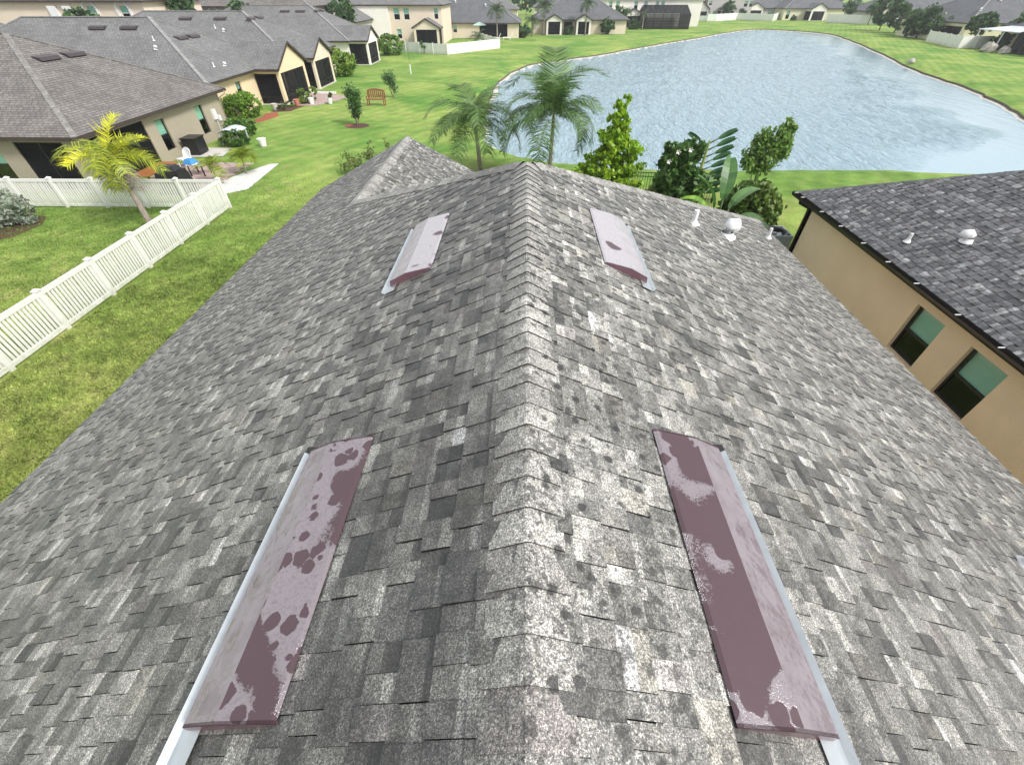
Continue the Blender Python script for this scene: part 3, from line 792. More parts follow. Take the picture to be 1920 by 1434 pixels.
vent_pipe(nh_, 9.25, 10.0, 2.71, .22, .035); gooseneck(nh_, 9.92, 9.32, 3.04, (-.9,.3,0), .85)

# air conditioner behind that house
ac = root('air_conditioner', (9.0, 14.95, 0), 'blue-grey air conditioner with an open fan top behind the tan house corner', 'air conditioner')
b = MB()
for (xa,ya,xb2,yb) in ((8.55,14.5,8.60,15.4),(9.40,14.5,9.45,15.4),(8.60,14.5,9.40,14.55),(8.60,15.35,9.40,15.4)): b.box((xa,ya,.08),(xb2,yb,.86))
part('casing', b, MT['acgrey'], ac)
b = MB(); b.lathe([(.34,.70),(.34,.84),(.40,.862),(.44,.862)], (9.0,14.95,0), 20); part('fan_ring', b, MT['black'], ac)
b = MB(); b.box((8.61,14.56,.5),(9.39,15.34,.6)); part('inner_panel', b, MT['black'], ac)
b = MB(); b.lathe([(.0,.80),(.09,.80),(.10,.66)], (9.0,14.95,0), 12)
for k in range(3):
    t = k*2.09; d = Vector((math.cos(t), math.sin(t), 0)); s2 = Vector((-d.y, d.x, 0))
    b.face([Vector((9,14.95,.72))+d*.08-s2*.05, Vector((9,14.95,.70))+d*.31-s2*.11, Vector((9,14.95,.77))+d*.31+s2*.11, Vector((9,14.95,.76))+d*.08+s2*.05])
part('fan', b, MT['galv'], ac)
b = MB()
for k in range(5):
    r_ = .07*(k+1); pts = [(9+r_*math.cos(t*.349), 14.95+r_*math.sin(t*.349), .868) for t in range(19)]; b.tube(pts, .005, 4, cap=False)
part('fan_guard', b, MT['black'], ac)
b = MB(); b.box((8.45,14.4,0),(9.55,15.5,.08)); part('concrete_pad', b, MT['concrete'], ac)

# ================================================================== NEIGHBOURING HOUSES
def hip_house(name, label, ex, ze, wallm, roofm, ops=None, cat='house', group=None, s=.5, trim='trimb', ov=.4, caps=None, z0=0.0, soff=True):
    x0, x1, y0, y1 = ex; W_, D_ = x1-x0, y1-y0
    rt = root(name, ((x0+x1)/2, (y0+y1)/2, 0), label, cat, group)
    h = min(W_, D_)/2; zr_ = ze + s*h
    if W_ >= D_: r0, r1 = (x0+h, (y0+y1)/2, zr_), (x1-h, (y0+y1)/2, zr_)
    else: r0, r1 = ((x0+x1)/2, y0+h, zr_), ((x0+x1)/2, y1-h, zr_)
    A, B_, C_, D2 = (x0,y0,ze), (x1,y0,ze), (x1,y1,ze), (x0,y1,ze)
    b = MB()
    if W_ >= D_: fs = [[A,B_,r1,r0],[B_,C_,r1],[C_,D2,r0,r1],[D2,A,r0]]
    else: fs = [[A,B_,r0],[B_,C_,r1,r0],[C_,D2,r1],[D2,A,r0,r1]]
    for f in fs: b.face(f)
    rf = part('roof', b, MT[roofm], rt)
    b = MB()
    hips = [(A,r0),(D2,r0),(B_,r1),(C_,r1),(r0,r1)] if W_ >= D_ else [(A,r0),(B_,r0),(C_,r1),(D2,r1),(r0,r1)]
    for p, q in hips:
        if (Vector(p)-Vector(q)).length > .1: b.bar(Vector(p)+Vector((0,0,.005)), Vector(q)+Vector((0,0,.005)), .24, .05)
    part('ridge_caps', b, MT[caps or 'capB'], rf)
    b = MB(); t = .03
    b.box((x0,y0-t,ze-.16),(x1,y0,ze-.006)); b.box((x0,y1,ze-.16),(x1,y1+t,ze-.006)); b.box((x0-t,y0-t,ze-.16),(x0,y1+t,ze-.006)); b.box((x1,y0-t,ze-.16),(x1+t,y1+t,ze-.006))
    part('fascia', b, MT[trim], rf)
    if soff:
        b = MB(); b.box((x0,y0,ze-.158),(x1,y0+ov,ze-.14)); b.box((x0,y1-ov,ze-.158),(x1,y1,ze-.14)); b.box((x0,y0+ov,ze-.158),(x0+ov,y1-ov,ze-.14)); b.box((x1-ov,y0+ov,ze-.158),(x1,y1-ov,ze-.14))
        part('soffit', b, MT['soffit'], rf)
    wx0, wx1, wy0, wy1 = x0+ov, x1-ov, y0+ov, y1-ov; t = .2
    sides = {'S': ((wx0,wy0,0),(1,0,0),wx1-wx0,(0,1,0),wx0), 'N': ((wx0,wy1,0),(1,0,0),wx1-wx0,(0,-1,0),wx0),
             'E': ((wx1,wy0+t,0),(0,1,0),wy1-wy0-2*t,(-1,0,0),wy0+t), 'W': ((wx0,wy0+t,0),(0,1,0),wy1-wy0-2*t,(1,0,0),wy0+t)}
    for k, (O, U, ln, I, u0) in sides.items():
        oo = [(a-u0, c-u0, z0_, z1_) for a, c, z0_, z1_, ty in (ops or {}).get(k, [])]
        wall_part(rt, MT[wallm], O, U, ln, 0, ze-.13, t, I, oo)
        for (a, c, z0_, z1_, ty) in (ops or {}).get(k, []):
            if ty == 'w': window_part(rt, O, U, I, a-u0, c-u0, z0_, z1_)
            elif ty == 'W': window_part(rt, O, U, I, a-u0, c-u0, z0_, z1_, frame='pvc')
            else: screen_panel(rt, O, U, I, a-u0, c-u0, z0_, z1_)
    return rt, rf

def screen_panel(parent, O, U, I, a, c, z0, z1, mat='screen', d=.08, bars=True, frame='frame'):
    O = Vector(O); U = Vector(U); I = Vector(I)
    def P(u, dd, z): q = O+U*u+I*dd; return Vector((q.x, q.y, z))
    b = MB()
    n = max(1, int(round((c-a)/1.5)))
    for k in range(n+1):
        u = a + (c-a)*k/n; u = min(max(u, a+.025), c-.025); b.bar(P(u,d,z0), P(u,d,z1), .05, .05, up=U)
    b.bar(P(a+.05,d,z1-.025), P(c-.05,d,z1-.025), .044, .05); b.bar(P(a+.05,d,z0+.025), P(c-.05,d,z0+.025), .044, .05); b.bar(P(a+.05,d,z0+.45), P(c-.05,d,z0+.45), .04, .04)
    fr = part('screen_frame', b, MT[frame], parent)
    b = MB(); b.face([P(a,d,z0), P(c,d,z0), P(c,d,z1), P(a,d,z1)]); part('screen', b, MT[mat], fr)

def gable_bay(rt, side, a, c, wc, proj, ze, wallm, roofm, s=.5, ov=.3, mov=.4, trim='trimb', col_w=.38, open_=True, trimw=.06, zb=0.0):
    def P(u, d, z): return Vector((wc+d, u, z)) if side == 'E' else (Vector((u, wc-d, z)) if side == 'S' else Vector((wc-d, u, z)))
    def bx(b, ua, ub, da, db, za, zb_):
        b.hexa([P(ua,da,za),P(ub,da,za),P(ub,db,za),P(ua,db,za),P(ua,da,zb_),P(ub,da,zb_),P(ub,db,zb_),P(ua,db,zb_)])
    uc = (a+c)/2; w2 = (c-a)/2+ov; zr_ = ze + s*w2; D = proj+ov*.7
    b = MB(); e = .012
    for u in (a-ov, c+ov):
        b.face([P(u,D,ze+e), P(uc,D,zr_+e), P(uc,mov-w2,zr_+e), P(u,mov,ze+e)])
    rf = part('bay_roof', b, MT[roofm], rt)
    b = MB()
    for u in (a-ov, c+ov):
        b.bar(P(u,D+.012,ze-.05), P(uc,D+.012,zr_-.05), .05, .16)
        sgn = -1 if u < uc else 1
        bx(b, min(u,u+sgn*.03), max(u,u+sgn*.03), mov, D, ze-.15, ze+.0)
    part('rake_trim', b, MT[trim], rf)
    b = MB(); zt = ze-.12
    zh = 2.12 if open_ else zb
    t = .22
    bx(b, a, a+col_w, proj-t, proj, 0, zt); bx(b, c-col_w, c, proj-t, proj, 0, zt)
    bx(b, a+col_w, c-col_w, proj-t, proj, zh, zt)
    bx(b, a, a+t, .0, proj-t, zh, zt); bx(b, c-t, c, .0, proj-t, zh, zt)
    g = [P(a,proj,zt), P(c,proj,zt), P(c,proj,ze+s*ov*.0), P(uc,proj,zr_-s*ov-.02+.1), P(a,proj,ze)]
    g2 = [q - (P(0,1,0)-P(0,0,0))*.2 for q in g]
    b.face(g); b.face(g2[::-1])
    part('bay_wall', b, MT[wallm], rt)
    if open_:
        if side == 'E': U = (0,1,0); I = (-1,0,0)
        elif side == 'S': U = (1,0,0); I = (0,1,0)
        else: U = (0,1,0); I = (1,0,0)
        O = P(0, proj, 0)
        screen_panel(rt, O, U, I, a+col_w, c-col_w, .08, 2.12)
        for u, sg in ((a+.1, 1), (c-.1, -1)):
            O2 = P(u, 0, 0); U2 = (P(u,1,0)-P(u,0,0)); I2 = Vector(U)*0.0
            screen_panel(rt, O2, U2, Vector(U)*.01, .05, proj-.25, .08, 2.12, d=0)
    b = MB(); bx(b, a-.05, c+.05, .0, proj+.05, .0, .07); part('patio_slab', b, MT['concrete'], rt)
    return rf

def low_vent(parent, p, d, n, ln=1.2):
    """far ridge vent: p on the roof, d along, n downhill horizontal"""
    p = Vector(p); d = Vector(d); n = Vector(n); b = MB()
    q = [p, p+n*.36-Vector((0,0,.06)), p+n*.47-Vector((0,0,.20)), p+n*.44-Vector((0,0,.215))]
    for k in range(3): b.face([q[k]-d*ln/2, q[k+1]-d*ln/2, q[k+1]+d*ln/2, q[k]+d*ln/2])
    for e in (-1, 1): b.face([q[0]+d*e*ln/2, q[1]+d*e*ln/2, q[2]+d*e*ln/2, q[3]+d*e*ln/2])
    return part('ridge_vent', b, MT['darkvent'], parent)

# ---- house A
hA, rA = hip_house('stucco_house', 'olive stucco house with grey-brown hip roof behind the picket fence', (-38, -19.6, 20.2, 32.7), 2.45, 'olive', 'roofA',
    {'E': [(21.25,24.9,.1,2.15,'l'), (25.72,26.52,.48,1.95,'w'), (29.42,30.22,.48,1.95,'w')], 'S': [(-23.0,-20.75,.1,2.15,'l'), (-24.9,-23.9,.45,1.95,'w')]}, caps='capA')
for y in (25.85, 27.55): low_vent(rA, (-24.15, y, 2.45+.5*4.55+.05), (0,1,0), (1,0,0))
for x in (-26.9, -29.2): low_vent(rA, (x, 25.2, 2.45+.5*5.0+.05), (1,0,0), (0,-1,0))
b = MB(); b.box((-20.0,30.9,1.0),(-19.88,31.25,1.55)); b.box((-20.0,31.35,.85),(-19.9,31.6,1.15)); b.tube([(-19.95,31.1,.1),(-19.95,31.1,1.0)], .02, 6); part('meter_box', b, MT['pvc'], hA)
b = MB(); b.tube([(-19.6+.05,32.4,2.35),(-19.6+.05,32.4,2.2),(-19.95,32.2,1.95),(-19.95,32.2,.1)], .04, 6); part('downpipe', b, MT['olive'], hA)
# ---- house B
hB, rB = hip_house('stucco_house', 'cream stucco house with a grey roof and gabled screen porch over a pink patio', (-44, -21.65, 34.3, 47.0), 2.45, 'cream', 'roofB',
    {'E': [(38.37,39.12,1.0,1.95,'w'), (41.6,46.4,.1,2.15,'l')], 'S': [(-26,-25,.9,1.95,'w'), (-31,-30,.9,1.95,'w')]})
gable_bay(hB, 'E', 41.4, 46.9, -22.05, 2.1, 2.45, 'cream', 'roofB')
for x in (-29.0, -31.35): low_vent(rB, (x, 39.7, 2.45+.5*5.4+.05), (1,0,0), (0,-1,0))
for y in (39.85, 41.35): low_vent(rB, (-25.9, y, 2.45+.5*4.25+.05), (0,1,0), (1,0,0))
for x, y, k in ((-26.7,38.2,0), (-26.3,37.4,1), (-22.7,37.6,0), (-22.6,38.8,1)): 
    zz = 2.45+.5*min(y-34.3, -21.65-x)
    gooseneck(hB, x, y, zz, (1,-.3,0), .8) if k else vent_pipe(hB, x, y, zz, .3)
# ---- house C
hC, rC = hip_house('stucco_house', 'pinkish stucco house with grey roof and gabled screen porch beyond the patio', (-44, -21.65, 48.2, 60.6), 2.45, 'beige', 'roofB',
    {'E': [(49.2,53.3,.1,2.15,'l'), (57,58,.8,1.95,'w')], 'S': []})
gable_bay(hC, 'E', 48.9, 53.6, -22.05, 2.15, 2.45, 'beige', 'roofB')
for x in (-29.7, -33.1): low_vent(rC, (x, 53.5, 2.45+.5*5.3+.05), (1,0,0), (0,-1,0))
for y in (53.4, 55.2): low_vent(rC, (-27.0, y, 2.45+.5*5.35+.05), (0,1,0), (1,0,0))
vent_pipe(hC, -29.8, 52.0, 4.35, .3); gooseneck(hC, -28.9, 51.6, 4.15, (1,-.3,0), .8)
# ---- house D
hD, rD = hip_house('stucco_house', 'white stucco house with grey roof and a narrow gabled porch by the big round bush', (-44, -21.65, 65.8, 78.2), 2.45, 'white', 'roofB',
    {'E': [(66.8,71.0,.1,2.15,'l')], 'S': []})
gable_bay(hD, 'E', 66.5, 71.2, -22.05, 2.35, 2.45, 'white', 'roofB')
for x in (-28.8, -30.8): low_vent(rD, (x, 71.1, 2.45+.5*5.3+.05), (1,0,0), (0,-1,0))
for y in (71.2, 73.0): low_vent(rD, (-27.0, y, 2.45+.5*5.35+.05), (0,1,0), (1,0,0))
# ---- house E, two storeys
hE, rE = hip_house('two_storey_house', 'cream two storey house with a small gabled porch behind the white curved fence', (-31, -13.9, 93.8, 106), 5.15, 'beige', 'roofB',
    {'S': [(-22.45,-21.45,3.2,4.75,'W'), (-20.75,-19.8,3.2,4.75,'W'), (-15.6,-14.9,3.3,4.75,'W'), (-22.3,-21.5,.7,2.0,'W'), (-19.4,-15.0,.1,2.1,'l')]})
gable_bay(hE, 'S', -18.7, -14.5, 94.2, 3.4, 2.35, 'beige', 'roofB')
b = MB(); b.box((-30.6,93.98,0),(-23.3,94.195,5.0)); part('pale_wall_section', b, MT['white'], hE)  # left part of the front wall, paler and set slightly forward
# ---- house F and along the pond
hF, rF = hip_house('stucco_house', 'beige stucco house with slate roof behind the tall queen palms by the pond', (-24, -1.0, 106, 120), 2.3, 'beige', 'roofC',
    {'S': [(-9.0,-3.6,.1,2.1,'l'), (-14.2,-13.4,.8,1.9,'W')]})
hF2, rF2 = hip_house('stucco_house', 'beige stucco house with slate roof and two small white gabled porches', (1.2, 21.5, 116.5, 129.5), 2.35, 'beige', 'roofC',
    {'S': [(4.4,7.2,.1,2.1,'l'), (8.0,9.8,.4,2.0,'l'), (10.6,13.2,.1,2.1,'l')]})
gable_bay(hF2, 'S', 4.2, 7.4, 116.9, 3.0, 2.35, 'white', 'roofC'); gable_bay(hF2, 'S', 10.4, 13.4, 116.9, 2.6, 2.35, 'white', 'roofC')
for k, (x, y) in enumerate(((-18,110.5),(-14,111.5),(-8,110.5))): gooseneck(hF, x, y, 2.3+.5*(y-106), (0,-1,0), 1.3)
# ---- G, two storeys
hG, rG = hip_house('two_storey_house', 'long cream two storey house behind the black pool enclosure', (14, 44, 141, 153), 5.3, 'white', 'roofC',
    {'S': [(x, x+.9, 3.3, 4.8, 'W') for x in (20.5, 22.3, 26.8, 29.2, 32.0, 33.4)]})
gable_bay(hG, 'S', 24.6, 28.6, 141.4, 3.0, 2.4, 'white', 'roofC')
# ---- H row across the water
hH1, _ = hip_house('two_storey_house', 'pale yellow two storey house with dark roof wing at the pond end', (41.5, 54.0, 172, 184), 5.3, 'yellow', 'roofC',
    {'S': [(46.6,47.2,2.9,4.2,'W'), (48.2,48.8,2.9,4.2,'W'), (46.6,47.2,.8,1.8,'W')]})
gable_bay(hH1, 'S', 49.6, 53.6, 172.4, 6.0, 2.6, 'grey', 'roofC', s=.8)
hH2, _ = hip_house('two_storey_house', 'light grey two storey house with an arched porch beyond the far fence', (54.6, 69.0, 173, 185), 5.6, 'grey', 'roofC',
    {'S': [(66.0,67.0,3.0,4.3,'w'), (67.6,68.5,3.0,4.3,'w'), (55.4,56.3,3.3,4.3,'W'), (55.4,56.3,.8,2,'W'), (57.2,58.0,.8,2,'W')]})
gable_bay(hH2, 'S', 58.6, 62.8, 173.4, 3.0, 2.6, 'grey', 'roofC')
hH3, _ = hip_house('stucco_house', 'pale green stucco house with a white gabled porch behind the far fence', (66.0, 82.0, 178, 190), 2.6, 'grey', 'roofC',
    {'S': [(68.6,72.8,.1,2.1,'l'), (76,77,.8,2,'W')]})
gable_bay(hH3, 'S', 68.4, 73.0, 178.4, 3.2, 2.6, 'white', 'roofC')
hH4, rH4 = hip_house('stucco_house', 'cream stucco house with a white framed gable porch at the head of the pond', (77.5, 98.0, 171, 184), 2.7, 'yellow', 'roofC',
    {'S': [(78.7,79.7,.3,2.1,'w'), (84.4,88.4,.1,2.1,'l')]})
gable_bay(hH4, 'S', 84.2, 88.6, 171.4, 3.6, 2.7, 'white', 'roofC', col_w=.5)
hI, _ = hip_house('stucco_house', 'grey stucco house with a purple-grey roof and small gable past the pond corner', (93.0, 112.0, 153.5, 166), 2.6, 'grey', 'roofC',
    {'S': [(97.5,98.6,.8,2,'W')]})
gable_bay(hI, 'S', 93.8, 97.0, 153.9, 3.0, 2.5, 'yellow', 'roofC')
# ---- R houses on the right shore
hR1, rR1 = hip_house('stucco_house', 'large cream house with a broad grey roof above the right bank fence', (76.5, 100, 97.5, 116), 2.75, 'yellow', 'roofC',
    {'S': [(84.0,85.2,.9,2.0,'W')], 'W': [(99.0,104.0,.1,2.2,'l')]})
hR2, rR2 = hip_house('stucco_house', 'grey-brown house with a white patio awning at the right edge behind rocks', (77.5, 98, 74, 92), 2.75, 'beige', 'roofC', {'W': [(78,84,.1,2.2,'l')]})
for x, y in ((79.5,100.5),(84.0,103.0),(90,104.5)): gooseneck(hR1, x, y, 2.75+.5*min(x-76.5,y-97.5), (-1,-1,0), 1.4)
b = MB(); b.hexa([(72.6,80.5,2.35),(78.2,80.5,2.75),(78.2,90,2.75),(72.6,90,2.35),(72.6,80.5,2.43),(78.2,80.5,2.83),(78.2,90,2.83),(72.6,90,2.43)]); part('awning', b, MT['glassroof'], hR2)
for y in (80.7, 85.2, 89.8): b = MB(); b.bar((72.8,y,0),(72.8,y,2.36),.14,.14,up=(1,0,0)); part('awning_post', b, MT['pvc'], hR2)
# ---- houses across the street, top left
hJ, rJ = hip_house('two_storey_house', 'tan two storey house with white arched window surrounds at the top left', (-64, -42, 61, 73), 6.2, 'beige', 'roofA',
    {'S': [(-48.9,-48.0,4.5,5.75,'W'), (-45.2,-44.3,4.5,5.75,'W')]}, caps=None)
def arch(parent, xc, y, z0, z1, wd, d=.12):
    b = MB(); n = 10; h = wd/2
    for sx in (-1, 1): b.box((xc+sx*h-.22*(sx<0)-0*.22, y-d, z0), (xc+sx*h+.22*(sx>0), y, z1-h*.6))
    pts = [(xc+h*1.12*math.cos(math.pi*k/n), z1-h*.6+h*.9*math.sin(math.pi*k/n)) for k in range(n+1)]
    for (xa, za), (xb3, zb3) in zip(pts, pts[1:]): b.bar((xa,y-d/2,za),(xb3,y-d/2,zb3), d, .25, up=(0,1,0))
    b.box((xc-h-.2, y-d, z0-.22), (xc+h+.2, y, z0))
    return part('window_surround', b, MT['pvc'], parent)
for xc in (-48.45, -44.75): arch(hJ, xc, 61.4, 4.45, 5.95, 1.25)
b = MB()
for xc in (-52.6, -50.9): b.box((xc-.5,61.1,0),(xc+.4,61.39,5.75))
part('pilaster', b, MT['pvc'], hJ)
hK, rK = hip_house('stucco_house', 'grey stucco house with a row of white arches beyond the second roof', (-54, -29, 75, 87), 5.4, 'grey', 'roofA',
    {'S': [(-43.2,-41.9,3.2,4.7,'W'), (-40.5,-39.2,3.2,4.7,'W'), (-35.6,-34.6,3.2,4.7,'W'), (-33.6,-32.7,3.2,4.7,'W'), (-32.1,-31.2,3.2,4.7,'W')]})
for xc, wd in ((-42.55,1.6),(-39.85,1.6),(-35.1,1.2),(-33.1,1.1),(-31.6,1.1)): arch(hK, xc, 75.4, 3.1, 5.0, wd)
hL, _ = hip_house('stucco_house', 'grey roofed house between the white house and the cream two storey house', (-40, -26, 84, 97), 3.4, 'grey', 'roofB', {})
hM, _ = hip_house('stucco_house', 'dim brown roofed house at the left edge beyond the olive house', (-72, -46, 44, 56), 2.6, 'beige', 'roofA', {})
# second row roofs that close the view at the top edge
k = 0
row2 = [(-12, 150, 'pale'), (12, 168, 'slate'), (30, 195, 'grey'), (66, 210, 'brown'), (100, 205, 'dark'), (128, 178, 'wide'), (125, 132, 'low'), (-14, 128, 'near')]
for x, y, adj in row2:
    hip_house('stucco_house', {'pale': 'pale roofed house far beyond the cream two storey house', 'slate': 'slate roofed house far behind the queen palms',
        'grey': 'grey roofed house far behind the pool enclosure', 'brown': 'brown roofed house far behind the light grey house', 'dark': 'dark roofed house far behind the cream gable porch house',
        'wide': 'wide roofed house far behind the right bank trees', 'low': 'low roofed house behind the broad grey roof at right', 'near': 'dark roofed house just behind the pond side slate roof'}[adj],
        (x-10, x+10, y, y+13), 3.0, 'white' if k % 2 else 'beige', 'roofC' if k % 3 else 'roofB', {'S': [(x-6, x-5, .8, 2, 'W'), (x+3, x+4, .8, 2, 'W')]}, group='far second row houses'); k += 1

# pool enclosure of black screen
def pool_cage(label, x0, x1, y0, y1, h, hr):
    c = root('pool_enclosure', ((x0+x1)/2, (y0+y1)/2, 0), label, 'pool enclosure')
    b = MB(); n = 5
    xs = [x0+(x1-x0)*k/n for k in range(n+1)]; ys = [y0+(y1-y0)*k/3 for k in range(4)]
    ym = (y0+y1)/2
    for x in xs: b.bar((x,y0,0),(x,y0,h),.09,.09,up=(1,0,0)); b.bar((x,y1,0),(x,y1,h),.09,.09,up=(1,0,0)); b.bar((x,y0,h),(x,ym,hr),.09,.09); b.bar((x,ym,hr),(x,y1,h),.09,.09)
    for y in ys: b.bar((x0,y,0),(x0,y,h),.09,.09,up=(1,0,0)); b.bar((x1,y,0),(x1,y,h),.09,.09,up=(1,0,0))
    for z in (1.0, h): b.bar((x0,y0,z),(x1,y0,z),.08,.08); b.bar((x0,y1,z),(x1,y1,z),.08,.08); b.bar((x0,y0,z),(x0,y1,z),.08,.08); b.bar((x1,y0,z),(x1,y1,z),.08,.08)
    b.bar((x0,ym,hr),(x1,ym,hr),.09,.09)
    part('cage_frame', b, MT['pole'], c)
    for nm, q in (('screen', [(x0,y0,0),(x1,y0,0),(x1,y0,h),(x0,y0,h)]), ('screen', [(x0,y0,0),(x0,y1,0),(x0,y1,h),(x0,ym,hr),(x0,y0,h)]), ('screen', [(x1,y0,0),(x1,y1,0),(x1,y1,h),(x1,ym,hr),(x1,y0,h)]),
                  ('roof_screen', [(x0,y0,h),(x1,y0,h),(x1,ym,hr),(x0,ym,hr)]), ('roof_screen', [(x0,ym,hr),(x1,ym,hr),(x1,y1,h),(x0,y1,h)])):
        b = MB(); b.face(q); part(nm, b, MT['cage'], c)
pool_cage('large black screened pool enclosure on the far left bank of the pond', 28.0, 38.5, 131.5, 140.8, 2.6, 4.2)
pool_cage('dark screened pool enclosure at the right edge beside the rocks', 72.5, 77.0, 76.0, 82.0, 2.4, 3.2)

# ================================================================== FENCES
fr = root('picket_fence', (-13.13, 18.82, 0), 'white vinyl picket fence around the yard with the yellow palm', 'fence')
b = MB(); b.box((-.065,-.065,0),(.065,.065,1.23)); me_post = b.mesh('post', MT['vinyl'])
b = MB(); b.box((-.082,-.082,1.23),(.082,.082,1.255)); b.hexa([(-.075,-.075,1.255),(.075,-.075,1.255),(.075,.075,1.255),(-.075,.075,1.255),(-.01,-.01,1.30),(.01,-.01,1.30),(.01,.01,1.30),(-.01,.01,1.30)]); me_cap = b.mesh('post_cap', MT['vinyl'])
b = MB(); b.box((-.012,-.034,.12),(.012,.034,1.08)); me_pk = b.mesh('picket', MT['vinyl'])
b = MB(); b.box((-.03,.065,1.08),(.03,1.765,1.20)); me_rt = b.mesh('top_rail', MT['vinyl'])
b = MB(); b.box((-.028,.065,.05),(.028,1.765,.16)); me_rb = b.mesh('bottom_rail', MT['vinyl'])
rnd = random.Random(3)
def run(o, d, n, first=True):
    d = Vector(d); rzv = math.atan2(-d.x, d.y)
    for k in range(n+1):
        if k > 0 or first:
            p = link('post', me_post, fr, Vector(o)+d*(1.83*k)); link('post_cap', me_cap, p)
            p.rotation_euler = (rnd.uniform(-.006,.006), rnd.uniform(-.006,.006), 0)
        if k < n:
            for me, nm in ((me_rt, 'top_rail'), (me_rb, 'bottom_rail')):
                q = link(nm, me, fr, Vector(o)+d*(1.83*k)); q.rotation_euler = (0, 0, rzv)
            for j in range(15):
                q = link('picket', me_pk, fr, Vector(o)+d*(1.83*k + .065 + 1.70*(j+.5)/15)); q.rotation_euler = (rnd.uniform(-.004,.004), rnd.uniform(-.01,.01), rzv)
run((0,0,0), (0,-1,0), 8); run((0,0,0), (-1,-.012,0), 7, False)
# white privacy fences far away
def privacy_fence(label, pts, h=1.3):
    r = root('privacy_fence', (pts[0][0], pts[0][1], 0), label, 'fence')
    for (xa, ya), (xb3, yb3) in zip(pts, pts[1:]):
        ln = math.hypot(xb3-xa, yb3-ya); n = max(1, round(ln/2.4))
        for k in range(n):
            A = Vector((xa+(xb3-xa)*k/n, ya+(yb3-ya)*k/n, 0)); B_ = Vector((xa+(xb3-xa)*(k+1)/n, ya+(yb3-ya)*(k+1)/n, 0)); d = (B_-A).normalized()
            b = MB(); b.bar(A+d*.07+Vector((0,0,h/2)), B_-d*.07+Vector((0,0,h/2)), .04, h-.08); part('panel', b, MT['vinyl'], r)
            b = MB(); b.bar(A, A+Vector((0,0,h+.05)), .13, .13, up=(1,0,0)); part('post', b, MT['vinyl'], r)
    return r
privacy_fence('white curved privacy fence in front of the cream two storey house', [(-20.5,82.3),(-11.4,77.6),(-4.2,86.6),(-8.5,99.0)])
privacy_fence('white privacy fence standing right of the black pool enclosure', [(43.2,168.5),(52.8,163.8)])
privacy_fence('long white privacy fence below the grey houses at the pond end', [(52.8,163.4),(55.2,163.4),(64.0,171.0),(71.8,163.8),(79.8,177.5)], 1.7)
privacy_fence('white privacy fence right of the white framed gable porch', [(84.6,158.8),(87.8,155.0),(90.1,152.0),(96.5,147.5),(101.0,154.0)], 1.9)
privacy_fence('white privacy fence on the right bank between bushes and rocks', [(73.2,101.0),(72.3,97.6),(69.8,88.5),(75.5,89.5)], 1.6)
# black metal fence behind the house
r = root('metal_fence', (2.5, 20.3, 0), 'black metal picket fence between bright tree and dark shrub', 'fence')
b = MB()
for z in (.15, 1.02, 1.18): b.bar((2.3,20.6,z),(8.6,20.0,z),.025,.03)
part('rail', b, MT['pole'], r)
for k in range(4):
    t = k/3; x = 2.3+6.3*t; y = 20.6-.6*t; b = MB(); b.bar((x,y,0),(x,y,1.28),.06,.06,up=(1,0,0)); part('post', b, MT['pole'], r)
b = MB(); b.bar((0,0,.05),(0,0,1.2),.016,.016,up=(1,0,0)); me_b = b.mesh('bar', MT['pole'])
for k in range(55):
    t = (k+.5)/55; link('bar', me_b, r, Vector((2.3+6.3*t, 20.6-.6*t, 0)) - wloc(r))

# ================================================================== PLANTS
rng = np.random.default_rng(17)
def leaf_cloud(name, blobs, size, dark, light, mat='leaf', shell=.55, elong=1.7, upbias=.25, hue=.10, loose=False):
    """blobs: (cx,cy,cz,rx,ry,rz,n); leaves are small diamonds through the volume, tinted clump by clump"""
    Vs, Cs = [], []
    for (cx_, cy2, cz, rx, ry, rz_, n) in blobs:
        nc = max(8, n//26)
        d = rng.normal(size=(nc, 3)); d /= np.linalg.norm(d, axis=1)[:, None]
        cc = d * (shell + (1-shell)*rng.random((nc, 1))**.7)
        ct = rng.uniform(0, 1, nc); csz = rng.uniform(.35, .8, nc) if loose else rng.uniform(.10, .34, nc)
        k = rng.integers(0, nc, n)
        off = rng.normal(size=(n, 3)); off /= np.linalg.norm(off, axis=1)[:, None]; off *= rng.random((n, 1))**.5
        P = (cc[k] + off*csz[k][:, None]) * np.array([rx, ry, rz_]) + np.array([cx_, cy2, cz])
        P[:, 2] = np.maximum(P[:, 2], .03)
        a = rng.normal(size=(n, 3)); a[:, 2] -= upbias; a /= np.linalg.norm(a, axis=1)[:, None]
        nn = rng.normal(size=(n, 3)); nn[:, 2] += .9; b_ = np.cross(nn, a); b_ /= np.linalg.norm(b_, axis=1)[:, None]+1e-9
        s = size*rng.uniform(.6, 1.35, (n, 1))
        V = np.stack([P - a*s*elong*.5, P + b_*s*.5 - a*s*.1, P + a*s*elong*.5, P - b_*s*.5 - a*s*.1], 1)
        t = np.clip(ct[k]*.6 + rng.random(n)*.5 - .05, 0, 1)[:, None]
        C = (1-t)*np.array(dark) + t*np.array(light)
        C *= rng.uniform(1-hue, 1+hue, (n, 3))
        Vs.append(V.reshape(-1, 3)); Cs.append(C)
    V = np.concatenate(Vs); C = np.concatenate(Cs); m = len(C)
    return np_mesh(name, V, np.arange(m*4).reshape(-1, 4), C, MT[mat])

